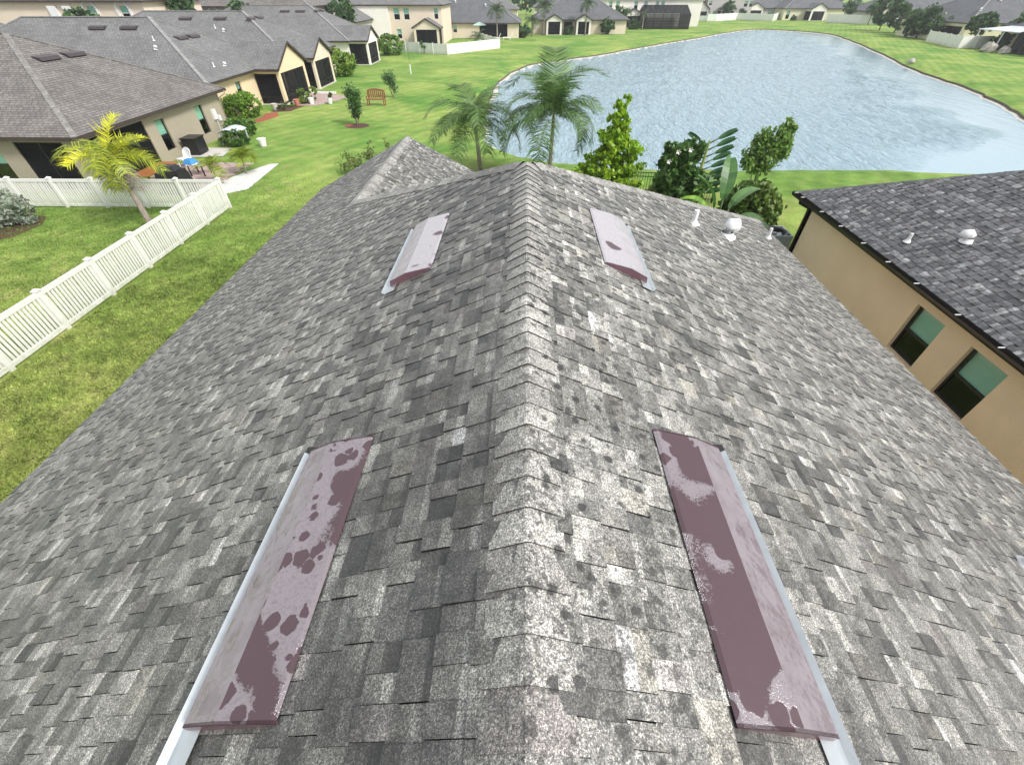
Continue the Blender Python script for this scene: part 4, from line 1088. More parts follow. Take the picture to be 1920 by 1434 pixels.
def shrub(name, label, base, blobs, size, dark, light, cat='shrub', group=None, stems=3, stem_h=.5, mat='leaf', pname='foliage', **kw):
    r = root(name, (base[0], base[1], 0), label, cat, group)
    link(pname, leaf_cloud(pname, blobs, size, dark, light, mat, **kw), r)
    b = MB(); rr = random.Random(hash(label) & 255 if False else len(label))
    for k in range(stems):
        t = rr.uniform(0, 6.28); q = rr.uniform(.05, .2)
        b.tube([(q*.3*math.cos(t), q*.3*math.sin(t), 0), (q*math.cos(t), q*math.sin(t), stem_h*.6), (2*q*math.cos(t), 2*q*math.sin(t), stem_h)], [.03, .022, .012], 6)
    link('stem', b.mesh('stem', MT['bark']), r)
    return r

def tree(name, label, base, trunk, limbs, blobs, size, dark, light, r0=.07, cat='tree', group=None, **kw):
    r = root(name, (base[0], base[1], 0), label, cat, group)
    b = MB(); n = len(trunk); b.tube(trunk, [r0*(1-.65*k/(n-1)) for k in range(n)], 8)
    for l in limbs: b.tube(l, [r0*.45*(1-.7*k/(len(l)-1)) for k in range(len(l))], 6)
    link('trunk', b.mesh('trunk', MT['bark'], smooth=True), r)
    link('crown', leaf_cloud('crown', blobs, size, dark, light, **kw), r)
    return r

def frond_mesh(name, ln, arch, droop, n, dark, light, leaf_len, leaf_w, mat='leaf', seed=0, vee=.35, rach=(.20, .22, .08)):
    """feather leaf along +X, arching down under its own weight"""
    g = np.random.default_rng(seed); st = 12
    pts = []; p = np.zeros(3); th = 0.0
    for k in range(st+1):
        pts.append(p.copy()); s = k/st; th = -arch*(s**1.4); p = p + np.array([math.cos(th), 0, math.sin(th)])*ln/st
    pts = np.array(pts); Vs = []; Fs = []; Cs = []; vi = 0
    for k in range(st):                                           # rachis
        w0 = .022*(1-.8*k/st); w1 = .022*(1-.8*(k+1)/st)
        q = [pts[k]+[0,-w0,0], pts[k]+[0,w0,0], pts[k+1]+[0,w1,0], pts[k+1]+[0,-w1,0]]
        Vs += q; Fs.append([vi, vi+1, vi+2, vi+3]); Cs.append(rach); vi += 4
    for k in range(n):
        s = .10 + .90*(k+g.random()*.6)/n; f = s*st; i = min(int(f), st-1); u = f-i
        c = pts[i]*(1-u)+pts[i+1]*u; tg = pts[i+1]-pts[i]; tg = tg/np.linalg.norm(tg)
        L_ = leaf_len*(.55+.9*math.sin(math.pi*min(1, s*.86+.08)))*g.uniform(.82, 1.12)
        for sd_ in (-1, 1):
            d = np.array([0, sd_, 0])*1.0 + tg*(.45+.35*s) + np.array([0, 0, vee + g.normal()*.22]); d /= np.linalg.norm(d)
            m = c + d*L_*.5; dd = d + np.array([0, 0, -droop*(1+g.normal()*.15)]); dd /= np.linalg.norm(dd); e = m + dd*L_*.55
            wv = tg*leaf_w*g.uniform(.7, 1.2)
            Vs += [c-wv*.4, c+wv*.4, m+wv*.5, m-wv*.5, e+wv*.08, e-wv*.08]
            t = g.random(); C = np.array(dark)*(1-t)+np.array(light)*t
            Fs.append([vi, vi+1, vi+2, vi+3]); Fs.append([vi+3, vi+2, vi+4, vi+5]); Cs += [C, C]; vi += 6
    return np_mesh(name, np.array(Vs), np.array(Fs), np.array(Cs), MT[mat])

def palm(label, base, h, trunk_r, meshes, spec, lean=(0,0), group=None, crownshaft=None, dead=None, name='palm_tree', tmat='palmbark', sc=1.0):
    """spec: list of (azimuth deg, elevation deg, scale)"""
    r = root(name, (base[0], base[1], 0), label, 'palm tree', group)
    b = MB(); pts = [(lean[0]*(k/8)**1.5, lean[1]*(k/8)**1.5, h*k/8) for k in range(9)]
    rad = [trunk_r*(1.25-.5*(k/8)**.6) for k in range(9)]; b.tube(pts, rad, 10)
    for k in range(1, int(h/.12)):
        z = k*.12; f = z/h; q = (lean[0]*f**1.5, lean[1]*f**1.5, z); rr = trunk_r*(1.25-.5*f**.6)
        b.lathe([(rr*.99, -.012), (rr*1.05, 0), (rr*.99, .012)], q, 10)
    link('trunk', b.mesh('trunk', MT[tmat], smooth=True), r)
    top = Vector(pts[-1])
    if crownshaft:
        b = MB(); b.tube([top-Vector((0,0,.05)), top+Vector((0,0,crownshaft*.3)), top+Vector((0,0,crownshaft))], [trunk_r*.8, trunk_r*.95, trunk_r*.35], 10)
        link('crownshaft', b.mesh('crownshaft', MT['palmgreen'], smooth=True), r); top = top+Vector((0,0,crownshaft*.8))
    for k, (a, e, s) in enumerate(spec):
        f = link('frond', meshes[k % len(meshes)], r, top+Vector((.03*math.cos(R(a)), .03*math.sin(R(a)), -.02*k/len(spec))))
        f.rotation_euler = (0, -R(e), R(a)); f.scale = (s, s, s)
    if dead:
        for k, (a, e, s) in enumerate(dead[1]):
            f = link('dead_frond', dead[0], r, top-Vector((0,0,.1))); f.rotation_euler = (0, -R(e), R(a)); f.scale = (s, s, s)
    return r

def fan_spec(n, seed, emin, emax, smin=.8, smax=1.1, tilt=0):
    q = random.Random(seed); out = []
    for k in range(n):
        t = k/(n-1); e = emax + (emin-emax)*t
        out.append((k*137.5 + q.uniform(-14, 14), e + q.uniform(-8, 8), q.uniform(smin, smax)))
    return out
QD, QL = (.042, .095, .026), (.155, .26, .070)
qf = [frond_mesh('frond', 3.2, a, 1.15, 74, QD, QL, .74, .040, seed=i, vee=.15) for i, a in enumerate((1.7, 2.2, 2.6))]
palm('feathery queen palm on the lawn just left of the pond corner', (-2.35, 24.2), 2.15, .11, qf, fan_spec(17, 2, 5, 80, .7, .98), (-.15, 0), group='queen palms by the pond')
palm('taller queen palm standing before the water behind the roof peak', (1.25, 22.4), 2.85, .10, qf, [(90, 86, 1.1)] + fan_spec(18, 5, 0, 82, .75, 1.05), (.05, 0), group='queen palms by the pond')
# yellow-green palm in the fenced yard
YD, YL = (.14, .21, .018), (.46, .50, .035)
yf = [frond_mesh('frond', 1.75, a, .75, 40, YD, YL, .50, .040, seed=20+i, vee=.25, rach=(.40,.42,.05)) for i, a in enumerate((1.5, 1.9, 2.3))]
yf2 = frond_mesh('frond', 1.45, .8, .5, 40, (.48,.50,.02), (.68,.66,.05), .48, .042, seed=31, vee=.5, rach=(.6,.6,.03))
yd = frond_mesh('dead_frond', 1.25, 1.5, 1.3, 30, (.26,.22,.18), (.42,.38,.33), .5, .03, 'dead', seed=33, rach=(.3,.25,.2))
palm('yellow-green palm with grey trunk leaning over the white picket fence', (-15.05, 16.45), 2.2, .105, [yf2] + yf, [(60, 72, 1.0)] + fan_spec(12, 9, 0, 55, .85, 1.1), (-.45, .5), crownshaft=.5,
     dead=(yd, [(200,-35,1),(330,-40,1),(160,-45,.9),(20,-50,.9),(250,-40,.9)]), tmat='palmbark')
# small palms in the gravel strip
sf = [frond_mesh('frond', .85, a, .6, 22, (.10,.17,.016), (.34,.40,.04), .34, .04, seed=40+i, rach=(.3,.32,.06)) for i, a in enumerate((1.5, 2.0))]
palm('small bushy palm with two pale stems in the white gravel', (-14.75, 23.6), .75, .05, sf, fan_spec(12, 12, 10, 75), (.1, 0)); palm('small dark stemmed palm beside the picket fence corner', (-15.15, 21.75), .8, .045, sf, fan_spec(7, 14, 10, 70), (-.2, .2))
# far palms along the pond houses
ff = [frond_mesh('frond', 2.2, a, .9, 26, (.045,.085,.04), (.13,.19,.085), .6, .07, seed=50+i) for i, a in enumerate((1.6, 2.2))]
for lab, (x, y), h, s, sp in (('far queen palm with a pale trunk before the slate roofed house', (-5.4,102.5), 4.0, 1.0, (14, 3)), ('low clump palm behind the end of the white curved fence', (-7.8,90.0), 1.0, .8, (10, 5)),
        ('far dark queen palm left of the first white gabled porch', (3.6,112.5), 4.4, 1.15, (16, 7)), ('far short palm with drooping leaves beside the dark queen palm', (1.2,111), 2.2, 1.0, (12, 8)),
        ('far queen palm rising before the second white gabled porch', (12.3,114.2), 4.7, 1.0, (15, 9)), ('far thin palm with a pale trunk left of the pool enclosure', (22.6,126.0), 3.2, .7, (9, 10)), ('far young palm close to the pool enclosure screen', (27.3,130.2), 2.6, .6, (8, 11))):
    palm(lab, (x, y), h, .13, ff, [(a, e, q*s) for a, e, q in fan_spec(sp[0], sp[1], 0, 78)], group='palms along the far houses')

# trees near the pond
tree('bright_tree', 'bright lime green young tree rising behind the roof right of the palm', (3.85, 20.1), [(0,0,0),(.05,0,1.2),(0,0,2.6),(.05,0,3.6)],
     [[(0,0,.8),(-.5,.1,1.2),(-.9,.1,1.5)], [(0,0,1.0),(.5,0,1.4),(.9,0,1.7)], [(0,0,1.8),(-.3,.2,2.4)]],
     [(0,0,3.3,.46,.4,.55,1100), (-.1,0,2.6,.72,.55,.55,1600), (.25,0,2.15,.95,.7,.5,1600), (-.55,0,1.75,.85,.7,.5,1200), (.65,.1,1.55,.75,.6,.5,1100), (-1.15,0,1.15,.6,.55,.55,800), (0,0,1.0,1.1,.8,.6,1500), (.9,0,.8,.6,.6,.5,700), (.2,0,3.95,.14,.14,.35,120)],
     .105, (.11,.24,.010), (.40,.58,.04), r0=.07, shell=.35)
tree('slender_tree', 'slender airy tree with several stems before the water right of the banana plant', (9.75, 19.3), [(0,0,0),(.05,0,.7),(.12,0,1.5)],
     [[(.05,0,.8),(-.2,0,1.6),(-.45,0,2.2)], [(.1,0,1.0),(.35,0,1.9),(.65,0,3.0)], [(.08,0,.9),(.1,.1,1.9),(.25,.1,2.8)]],
     [(.1,0,2.35,.55,.5,.65,1300), (.5,0,2.8,.38,.4,.5,800), (-.45,0,2.0,.36,.4,.4,550), (.75,0,3.15,.2,.2,.42,300), (.25,0,1.7,.4,.4,.3,400), (.72,0,2.3,.28,.3,.4,350), (-.2,0,2.75,.25,.3,.35,300)],
     .10, (.06,.14,.025), (.24,.38,.085), r0=.05, shell=.4, loose=True)
shrub('flowering_shrub', 'dark leafy shrub with a few white flowers behind the roof edge', (6.1, 17.9), [(-.15,0,1.9,.75,.6,1.0,2100), (.25,0,1.3,.95,.7,.95,2200), (-.35,0,2.5,.45,.45,.5,600), (.35,0,2.7,.35,.35,.4,500)], .15, (.032,.08,.020), (.13,.25,.055), mat='leafg', shell=.5)
fl = root('flower_cluster', (5.5, 17.5, 2.3), 'white blossoms on top of the dark leafy shrub', 'flowers')
for x, y, z in ((-.05,0,.12), (.62,-.1,.55), (.15,-.2,.5)):
    b = MB()
    for k in range(5):
        t = k*1.257; b.face([(x,y,z), (x+.07*math.cos(t-.4),y-.05,z+.07*math.sin(t-.4)), (x+.10*math.cos(t),y-.06,z+.10*math.sin(t)), (x+.07*math.cos(t+.4),y-.05,z+.07*math.sin(t+.4))], (.85,.83,.80))
    link('blossom', b.mesh('blossom', MT['flower']), fl)
# big paddle leaves (fan of a traveller palm, banana-like clump)
def paddle(name, ln, wd, bend, seed, c1, c2, roll=False):
    g = random.Random(seed); b = MB(); n = 9; pl = ln*.35
    b.tube([(0,0,0),(0,0,pl)], [.03,.022], 6, (c1[0]*1.3,c1[1]*1.1,c1[2]))
    prev = None
    for k in range(n+1):
        s = k/n; th = bend*s**1.3; z = pl + (ln-pl)*s*math.cos(th*.6); x = (ln-pl)*s*math.sin(th*.75)
        w2 = wd*math.sin(math.pi*(.06+.92*s))**.55 * (1.0 if s < .97 else .3)
        cur = [(x - .0, -w2, z+w2*.28), (x+.03, 0, z), (x, w2, z+w2*.28)]
        if prev:
            t = g.random(); c = tuple(a*(1-t)+d*t for a, d in zip(c1, c2))
            if g.random() < .85: b.face([prev[0], prev[1], cur[1], cur[0]], c)
            b.face([prev[1], prev[2], cur[2], cur[1]], c)
        prev = cur
    if roll: b.v = [(y, -x, z) for x, y, z in b.v]
    return b.mesh(name, MT['leafg'], smooth=True)
pm = [paddle('leaf', 1.75, .20, .7, 1, (.05,.13,.035), (.10,.22,.06)), paddle('leaf', 1.55, .21, 1.1, 2, (.07,.15,.05), (.15,.27,.09)), paddle('leaf', 1.5, .19, 1.5, 3, (.12,.26,.03), (.27,.45,.06))]
bp = root('banana_plant', (7.0, 15.3, 0), 'banana-like plant with long upright paddle leaves at the roof edge', 'plant')
for k, (a, t, s, dz) in enumerate(((80,8,1.0,1.05),(20,22,.9,.95),(150,30,.9,.85),(200,38,.95,.75),(-30,45,.85,.7),(240,55,.8,.6),(-70,40,.85,.65),(110,50,.8,.6),(0,60,.8,.5),(180,14,.95,.9),(300,30,.9,.7))):
    q = link('leaf', pm[k % 3], bp, (.10*math.cos(R(a)), .10*math.sin(R(a)), dz*.9)); q.rotation_euler = (0, R(t), R(a)); q.scale = (s*1.3, s*1.3, s*1.3)
b = MB()
for k in range(6):
    t = k*1.05; b.tube([(.12*math.cos(t),.12*math.sin(t),0),(.08*math.cos(t),.08*math.sin(t),1.0)], [.06,.04], 8)
link('stalk', b.mesh('stalk', MT['palmgreen']), bp)
tp = root('traveller_palm', (7.1, 18.5, 0), 'traveller palm with a ladder of stiff side leaves behind the dark shrub', 'plant')
b = MB(); b.tube([(0,0,0),(0,0,1.4),(.05,0,2.9)], [.10,.08,.04], 8); link('stalk', b.mesh('stalk', MT['palmgreen']), tp)
pl2 = paddle('leaf', 1.1, .11, .25, 7, (.035,.10,.04), (.075,.17,.06), True)
for k in range(9):
    q = link('leaf', pl2, tp, (.03, 0, .85+.24*k)); q.rotation_euler = (0, R(72-k*1.5), R(-8+4*(k % 3))); q.scale = (1, 1, 1)
    if k > 4:
        q = link('leaf', pl2, tp, (-.03, 0, .85+.24*k)); q.rotation_euler = (0, R(66), R(172)); q.scale = (.8, .8, .8)
shrub('round_bush', 'clipped round bush with reddish tips beside the tan house corner', (8.55, 16.4), [(0,0,.98,.98,.92,.98,6000), (0,0,.9,.72,.7,.8,3000)], .115, (.032,.085,.014), (.16,.23,.042), cat='bush', shell=.80)
shrub('yellow_leaf_plant', 'low yellow-green plant at the foot of the black fence', (5.6, 18.9), [(0,0,.6,.7,.4,.5,500)], .14, (.12,.17,.015), (.35,.33,.05))
shrub('scrawny_shrub', 'scrawny olive shrub poking up behind the far eave of the roof', (-8.6, 23.9), [(-.5,0,.55,.6,.5,.5,420), (.5,.3,.7,.4,.4,.6,300), (1.15,1.2,.75,.16,.16,.6,160)], .085, (.06,.10,.025), (.24,.29,.09), stem_h=.7, shell=.2, loose=True)

# ---- yard with silver bush
patch('mulch_bed', [(-24,14.6),(-21.3,14.7),(-20.2,15.6),(-20.0,16.8),(-20.6,17.7),(-22.5,18.0),(-24,18)], MT['mulch'])
shrub('silver_bush', 'silver-green bush on a mulch bed inside the picket fence', (-21.2, 16.7), [(0,0,.75,.9,.8,.7,2600), (-.9,-.3,.65,.7,.6,.6,1300), (.55,.3,.5,.5,.4,.5,700)], .085, (.16,.20,.15), (.44,.50,.40), cat='bush', shell=.6)
# ---- patio of house A
patch('gravel_strip', [(-14.3,20.5),(-13.5,21.2),(-13.75,25.3),(-14.2,25.2),(-14.9,23.8),(-15.6,21.8),(-15.4,20.6)], MT['gravel'], .012)
pv = root('paver_patio', (-17.6, 23, 0), 'pinkish grey paver patio behind the picket fence', 'patio'); rr = random.Random(8)
me_ps = []
for k in range(4):
    c = rr.uniform(.85, 1.15); b = MB(); b.box((0,0,0),(.48,.30,.03)); me_ps.append(b.mesh('paver', MT['paver']))
for i in range(8):
    for j in range(15):
        x = -19.4 + i*.5 + (.25 if j % 2 else 0); y = 20.9 + j*.32
        if x < -15.45 and y < 25.3: link('paver', rr.choice(me_ps), pv, (x+17.6, y-23, rr.uniform(0, .006)))
t = root('patio_table', (-17.9, 21.7, 0), 'long orange-brown wooden table on the patio behind the fence', 'table')
b = MB()
for k in range(5): b.box((-18.55+k*.19,20.6,.72),(-18.375+k*.19,22.9,.755))
part('table_top', b, MT['wood'], t)
for x, y in ((-18.4,20.75),(-17.75,20.75),(-18.4,22.7),(-17.75,22.7)): b = MB(); b.box((x-.04,y-.04,0),(x+.04,y+.04,.72)); part('leg', b, MT['wood'], t)
b = MB()
b.hexa([(-17.25,20.3,0.02),(-15.85,20.3,.02),(-15.85,21.2,.02),(-17.25,21.2,.02),(-17.1,20.4,.92),(-16.0,20.4,.98),(-16.0,21.05,1.02),(-17.1,21.05,.95)]); b.hexa([(-17.05,20.45,.94),(-16.1,20.45,1.0),(-16.1,21.0,1.03),(-17.05,21.0,.97),(-16.95,20.6,1.18),(-16.25,20.6,1.2),(-16.25,20.95,1.2),(-16.95,20.95,1.18)])
single('covered_grill', b, MT['black'], 'grill under a black cover right behind the picket fence', 'grill')
def patio_chair(label, x, y, rz, mat):
    r = root('patio_chair', (x, y, 0), label, 'chair', rz=rz)
    b = MB(); b.box((-.27,-.25,.40),(.27,.27,.45)); link('seat', b.mesh('seat', MT[mat]), r)
    b = MB(); n = 8
    for k in range(n):
        a0, a1 = math.pi*k/n, math.pi*(k+1)/n
        b.hexa([(-.29*math.cos(a0),.22+.10*math.sin(a0),.45),(-.29*math.cos(a1),.22+.10*math.sin(a1),.45),(-.27*math.cos(a1),.20+.10*math.sin(a1),.45),(-.27*math.cos(a0),.20+.10*math.sin(a0),.45),
                (-.30*math.cos(a0),.30+.10*math.sin(a0),.70+.2*math.sin(a0)),(-.30*math.cos(a1),.30+.10*math.sin(a1),.70+.2*math.sin(a1)),(-.28*math.cos(a1),.28+.10*math.sin(a1),.70+.2*math.sin(a1)),(-.28*math.cos(a0),.28+.10*math.sin(a0),.70+.2*math.sin(a0))])
    link('backrest', b.mesh('backrest', MT[mat]), r)
    for x_, y_ in ((-.23,-.2),(.23,-.2),(-.23,.22),(.23,.22)):
        b = MB(); b.tube([(x_*1.1,y_*1.1,0),(x_,y_,.42)], .02, 6); link('leg', b.mesh('leg', MT[mat]), r)
    return r
patio_chair('white round-backed patio chair near the olive wall', -18.5, 24.6, R(-20), 'whitep')
r = root('side_table', (-17.0, 23.3, 0), 'small white table with a blue towel on the paver patio', 'table')
b = MB(); b.box((-17.35,22.95,.55),(-16.55,23.65,.59)); part('table_top', b, MT['whitep'], r)
for x, y in ((-17.3,23.0),(-16.6,23.0),(-17.3,23.6),(-16.6,23.6)): b = MB(); b.box((x-.025,y-.025,0),(x+.025,y+.025,.55)); part('leg', b, MT['black'], r)
b = MB(); b.hexa([(-17.5,23.0,.60),(-17.0,22.9,.60),(-16.95,23.5,.60),(-17.45,23.6,.60),(-17.4,23.1,.80),(-17.05,23.0,.82),(-17.02,23.35,.80),(-17.4,23.45,.78)]); single('towel_pile', b, MT['blue'], 'folded blue towel lying on the small white table', 'towel')
b = MB(); b.box((-19.75,26.7,.08),(-18.95,27.6,.85)); b.box((-19.8,26.65,.85),(-18.9,27.65,.90)); single('storage_box', b, MT['black'], 'black storage box against the olive wall', 'box')
patch('concrete_slab', [(-19.9,26.3),(-17.6,26.6),(-17.9,28.3),(-19.9,28.4)], MT['concrete'], .02)
b = MB(); pts = [(-.62,.72),(-.35,.83),(0,.88),(.35,.83),(.62,.72)]
for (xa,za),(xb3,zb3) in zip(pts, pts[1:]): b.hexa([(-18.3+xa,28.9,za-.03),(-18.3+xb3,28.9,zb3-.03),(-18.3+xb3,30.2,zb3-.03),(-18.3+xa,30.2,za-.03),(-18.3+xa,28.9,za),(-18.3+xb3,28.9,zb3),(-18.3+xb3,30.2,zb3),(-18.3+xa,30.2,za)])
for x, y in ((-18.85,29.0),(-17.75,29.0),(-18.85,30.1),(-17.75,30.1)): b.box((x-.03,y-.03,0),(x+.03,y+.03,.74))
single('shade_cover', b, MT['greyp'], 'pale grey curved cover standing by the olive wall corner', 'cover')
shrub('low_hedge', 'dark clipped shrub under the pale grey cover', (-17.9, 29.0), [(0,0,.4,.9,.8,.42,1300)], .09, (.02,.06,.01), (.10,.20,.03)); shrub('low_hedge', 'leafy shrub at the corner of the olive house', (-18.8, 31.4), [(0,0,.5,1.0,.9,.5,1500)], .10, (.03,.08,.012), (.14,.27,.04))
b = MB(); b.lathe([(.0,.02),(.17,.02),(.25,.42),(.27,.44),(.22,.44),(.18,.34),(.0,.34)], (-16.2,28.8,0), 14); single('planter_pot', b, MT['whitep'], 'white planter pot on the lawn by the small palm', 'pot', base=(-16.2,28.8,0))
# ---- yard of house B
shrub('clipped_hedge', 'clipped bright green hedge along the cream house corner', (-20.9, 36.2), [(-.4,-.5,.72,.85,.9,.75,2200), (.1,.7,.75,.8,.9,.75,2200), (-.7,1.8,.85,.6,.6,.6,1000), (-.2,0,1.15,.9,1.2,.35,1500)], .09, (.03,.085,.010), (.22,.38,.035), cat='hedge', shell=.8)
patch('red_mulch_bed', [(-20.6,34.4),(-19.3,35.3),(-18.9,37.2),(-19.6,38.6),(-20.4,38.2),(-20.0,36.8),(-20.2,35.4)], MT['redmulch'])
patch('dark_mulch_strip', [(-20.2,38.6),(-18.7,38.9),(-18.4,41.0),(-20.0,41.2)], MT['mulch'], .010)
shrub('low_border_plants', 'low dark border plants before the gabled screen porch', (-19.5, 40.0), [(0,-.6,.2,.5,.5,.22,320), (.1,.4,.22,.5,.5,.25,320)], .08, (.02,.05,.01), (.09,.15,.03))
pv = root('paver_patio', (-17.8, 43.5, 0), 'pink paver patio beside the cream gabled porch', 'patio')
poly = [(-20.0,46.6),(-19.0,46.6),(-16.0,45.4),(-16.3,43.6),(-17.4,41.2),(-18.4,40.9),(-19.9,42.0)]
for i in range(13):
    for j in range(19):
        x = -20.2+i*.5+(.25 if j % 2 else 0); y = 40.8+j*.32
        if in_poly(x+.22, y+.15, poly): link('paver', me_ps[rr.randrange(4)], pv, (x+17.8, y-43.5, rr.uniform(0, .006)))
b = MB(); b.box((-20.0,46.55,0),(-17.6,46.75,.16)); single('stone_kerb', b, MT['whitep'], 'low white kerb at the back of the pink patio', 'kerb')
shrub('flowering_plants', 'potted leafy plants by the cream porch column', (-18.7, 41.9), [(0,0,.55,.55,.6,.5,800), (.4,1.3,.6,.4,.4,.5,400)], .10, (.05,.12,.015), (.25,.36,.06))
for lab, x, y, c in (('terracotta pot at the near corner of the pink patio', -18.95, 41.0, 'terr'), ('white and blue glazed pot beside the terracotta pot', -18.0, 41.7, 'whitep'), ('white flower pot with a dark plant on the pink patio edge', -16.5, 41.9, 'whitep'), ('pale stone pot by the mulch under the porch', -20.0, 39.2, 'concrete')):
    b = MB(); b.lathe([(.0,0),(.15,0),(.24,.42),(.26,.45),(.20,.45),(.17,.36),(.0,.36)], (x,y,0.02), 12); o = single('flower_pot', b, MT[c], lab, 'pot', base=(x,y,0))
shrub('pot_plant', 'dark red-green plant growing in the white pot on the patio edge', (-16.5, 41.9), [(0,0,.7,.25,.25,.3,220)], .09, (.05,.04,.02), (.14,.12,.04), stem_h=.5)
# bench
r = root('garden_bench', (-12.4, 41.4, 0), 'red-brown wooden garden bench on the lawn between two young shrubs', 'bench')
for k in range(4): b = MB(); b.box((-13.1,41.15+k*.12,.42),(-11.7,41.25+k*.12,.46)); part('seat_slat', b, MT['redwood'], r)
for k in range(9): b = MB(); x = -13.02+k*.16; b.box((x,41.66,.50),(x+.09,41.70,.98+.10*math.sin(math.pi*k/8))); part('back_slat', b, MT['redwood'], r)
b = MB(); pts = [(-13.1+1.4*k/8, .98+.12*math.sin(math.pi*k/8)) for k in range(9)]
for (xa,za),(xb3,zb3) in zip(pts, pts[1:]): b.bar((xa,41.68,za),(xb3,41.68,zb3),.05,.09)
part('back_rail', b, MT['redwood'], r)
for x in (-13.08,-11.72):
    for y in (41.17,41.66): b = MB(); b.box((x-.035,y-.035,0),(x+.035,y+.035,.64 if y < 41.5 else .98)); part('leg', b, MT['redwood'], r)
    b = MB(); b.box((x-.045,41.12,.64),(x+.045,41.68,.68)); part('armrest', b, MT['redwood'], r)
shrub('vase_shrub', 'vase-shaped young shrub on a dark mulch ring on the lawn', (-11.95, 34.4), [(0,0,1.75,.50,.5,.55,1100), (.1,0,1.15,.38,.38,.55,900), (0,0,.65,.2,.2,.4,350)], .085, (.035,.09,.022), (.13,.25,.07), stem_h=.9, shell=.4, loose=True)
patch('mulch_ring', [(-11.95+.85*math.cos(k*.524), 34.25+.8*math.sin(k*.524)) for k in range(12)], MT['mulch'])
patch('red_mulch_patch', [(-13.0,34.4),(-12.5,33.9),(-12.3,34.6),(-12.6,35.0)], MT['redmulch'], .012)
shrub('young_shrub', 'loose young shrub on the lawn behind the wooden bench', (-11.8, 44.9), [(-.1,0,1.35,.55,.5,.6,900), (.15,0,.75,.3,.3,.4,350)], .085, (.04,.10,.03), (.15,.27,.09), stem_h=.8, shell=.3, loose=True)
shrub('big_bush', 'big rounded yellow-green bush beside the white house wall', (-20.4, 57.4), [(0,0,1.1,1.5,1.6,1.1,2600), (-.4,.4,1.9,.8,.8,.5,700)], .16, (.07,.15,.012), (.28,.40,.06), cat='bush', shell=.78)
shrub('big_bush', 'big rounded green bush beside the white gabled porch', (-19.6, 77.5), [(0,0,1.1,1.9,1.6,1.1,2400), (-.6,.4,1.9,.7,.8,.5,500)], .18, (.05,.12,.015), (.20,.33,.06), cat='bush', shell=.78)
r = root('sapling', (-13.1, 59.1, 0), 'bare young sapling with a white trunk guard on the open lawn', 'tree')
b = MB(); b.tube([(-13.1,59.1,0),(-13.1,59.1,.9)], .07, 8); part('trunk_guard', b, MT['pvc'], r)
b = MB(); b.tube([(-13.1,59.1,.9),(-13.12,59.1,2.2),(-13.3,59.1,3.6)], [.025,.02,.008], 5)
for k in range(9): t = k*2.4; z = 1.5+k*.2; b.tube([(-13.12,59.1,z),(-13.12+.35*math.cos(t),59.1+.3*math.sin(t),z+.5)], [.01,.004], 4)
part('trunk', b, MT['bark'], r)
shrub('climbing_plant', 'small green climber on the white curved fence', (-15.2, 79.4), [(0,0,1.2,.45,.4,.7,350)], .14, (.05,.12,.03), (.16,.28,.07))

# ---- far greenery
def far_tree(label, x, y, h, r_, dark=(.03,.075,.028), light=(.12,.21,.075), n=900, name='broadleaf_tree', group='trees and bushes along the houses', sz=.28):
    z = h-r_*.75; q = random.Random(int(x*7+y*3))
    bl = [(0,0,z,r_,r_,r_*.8,n)] + [(q.uniform(-.6,.6)*r_, q.uniform(-.5,.5)*r_, z+q.uniform(-.5,.35)*r_, r_*.6, r_*.6, r_*.5, n//2) for _ in range(3)]
    if r_ > 2.2: sz *= 1.4
    return tree(name, label, (x, y), [(0,0,0),(0,0,z*.6),(.1,0,z)], [[(0,0,z*.5),(.5*r_,0,z)], [(0,0,z*.55),(-.5*r_,.2,z)]], bl, sz, dark, light, r0=.14, group=group, shell=.6)
for lab, x, y, h, r_ in (('dark tree at the very top left corner beside the tan house', -64, 57, 6.4, 2.6), ('green tree between the two arched window surrounds', -47.5, 58.5, 5.6, 1.5), ('leafy tree beyond the hip of the olive house', -38, 46, 4.6, 2.4),
        ('smaller leafy tree next to the tan house base', -42, 50, 4.9, 2.4), ('low green tree left of the olive roof peak', -45.5, 47, 4.4, 2.0), ('tree in front of the grey arched house at its left end', -45.5, 71.5, 6.3, 2.2), ('tree in front of the grey arched house near its middle', -37.2, 72, 6.0, 1.6),
        ('round tree behind the white house roof', -27.5, 82, 6.0, 2.0), ('tall tree at the top edge behind the white house', -30.5, 100, 8.0, 2.6), ('dark tree past the tan two storey house', -41, 66, 7.0, 1.6)):
    far_tree(lab, x, y, h, r_)
for lab, x, y, h, r_ in (('pale green lollipop tree left of the pool enclosure', 20.4, 123.2, 4.3, 1.7), ('dark hedge tree between the white gabled porches', 17.0, 116.5, 2.6, 1.5), ('low hedge right of the first gabled porch', 9.0, 114.6, 1.5, .95), ('clipped hedge beside the pool enclosure', 25.4, 131.0, 1.9, 1.3),
        ('dark bush below the slate roofed beige house', -.6, 107.5, 2.0, 1.3), ('rambling vine covering the arched porch of the light grey house', 60.5, 169.6, 4.4, 1.7), ('dark shrub at the corner of the pale green house', 65.8, 172.6, 2.6, 1.3),
        ('dark tree beside the small yellow gable', 91.0, 149.6, 4.6, 1.8), ('pale tree above the white fence at the pond corner', 88.5, 156.5, 4.6, 1.7), ('low dark bush under the cream house window', 80.5, 169.6, 1.1, .9)):
    far_tree(lab, x, y, h, r_, n=700)
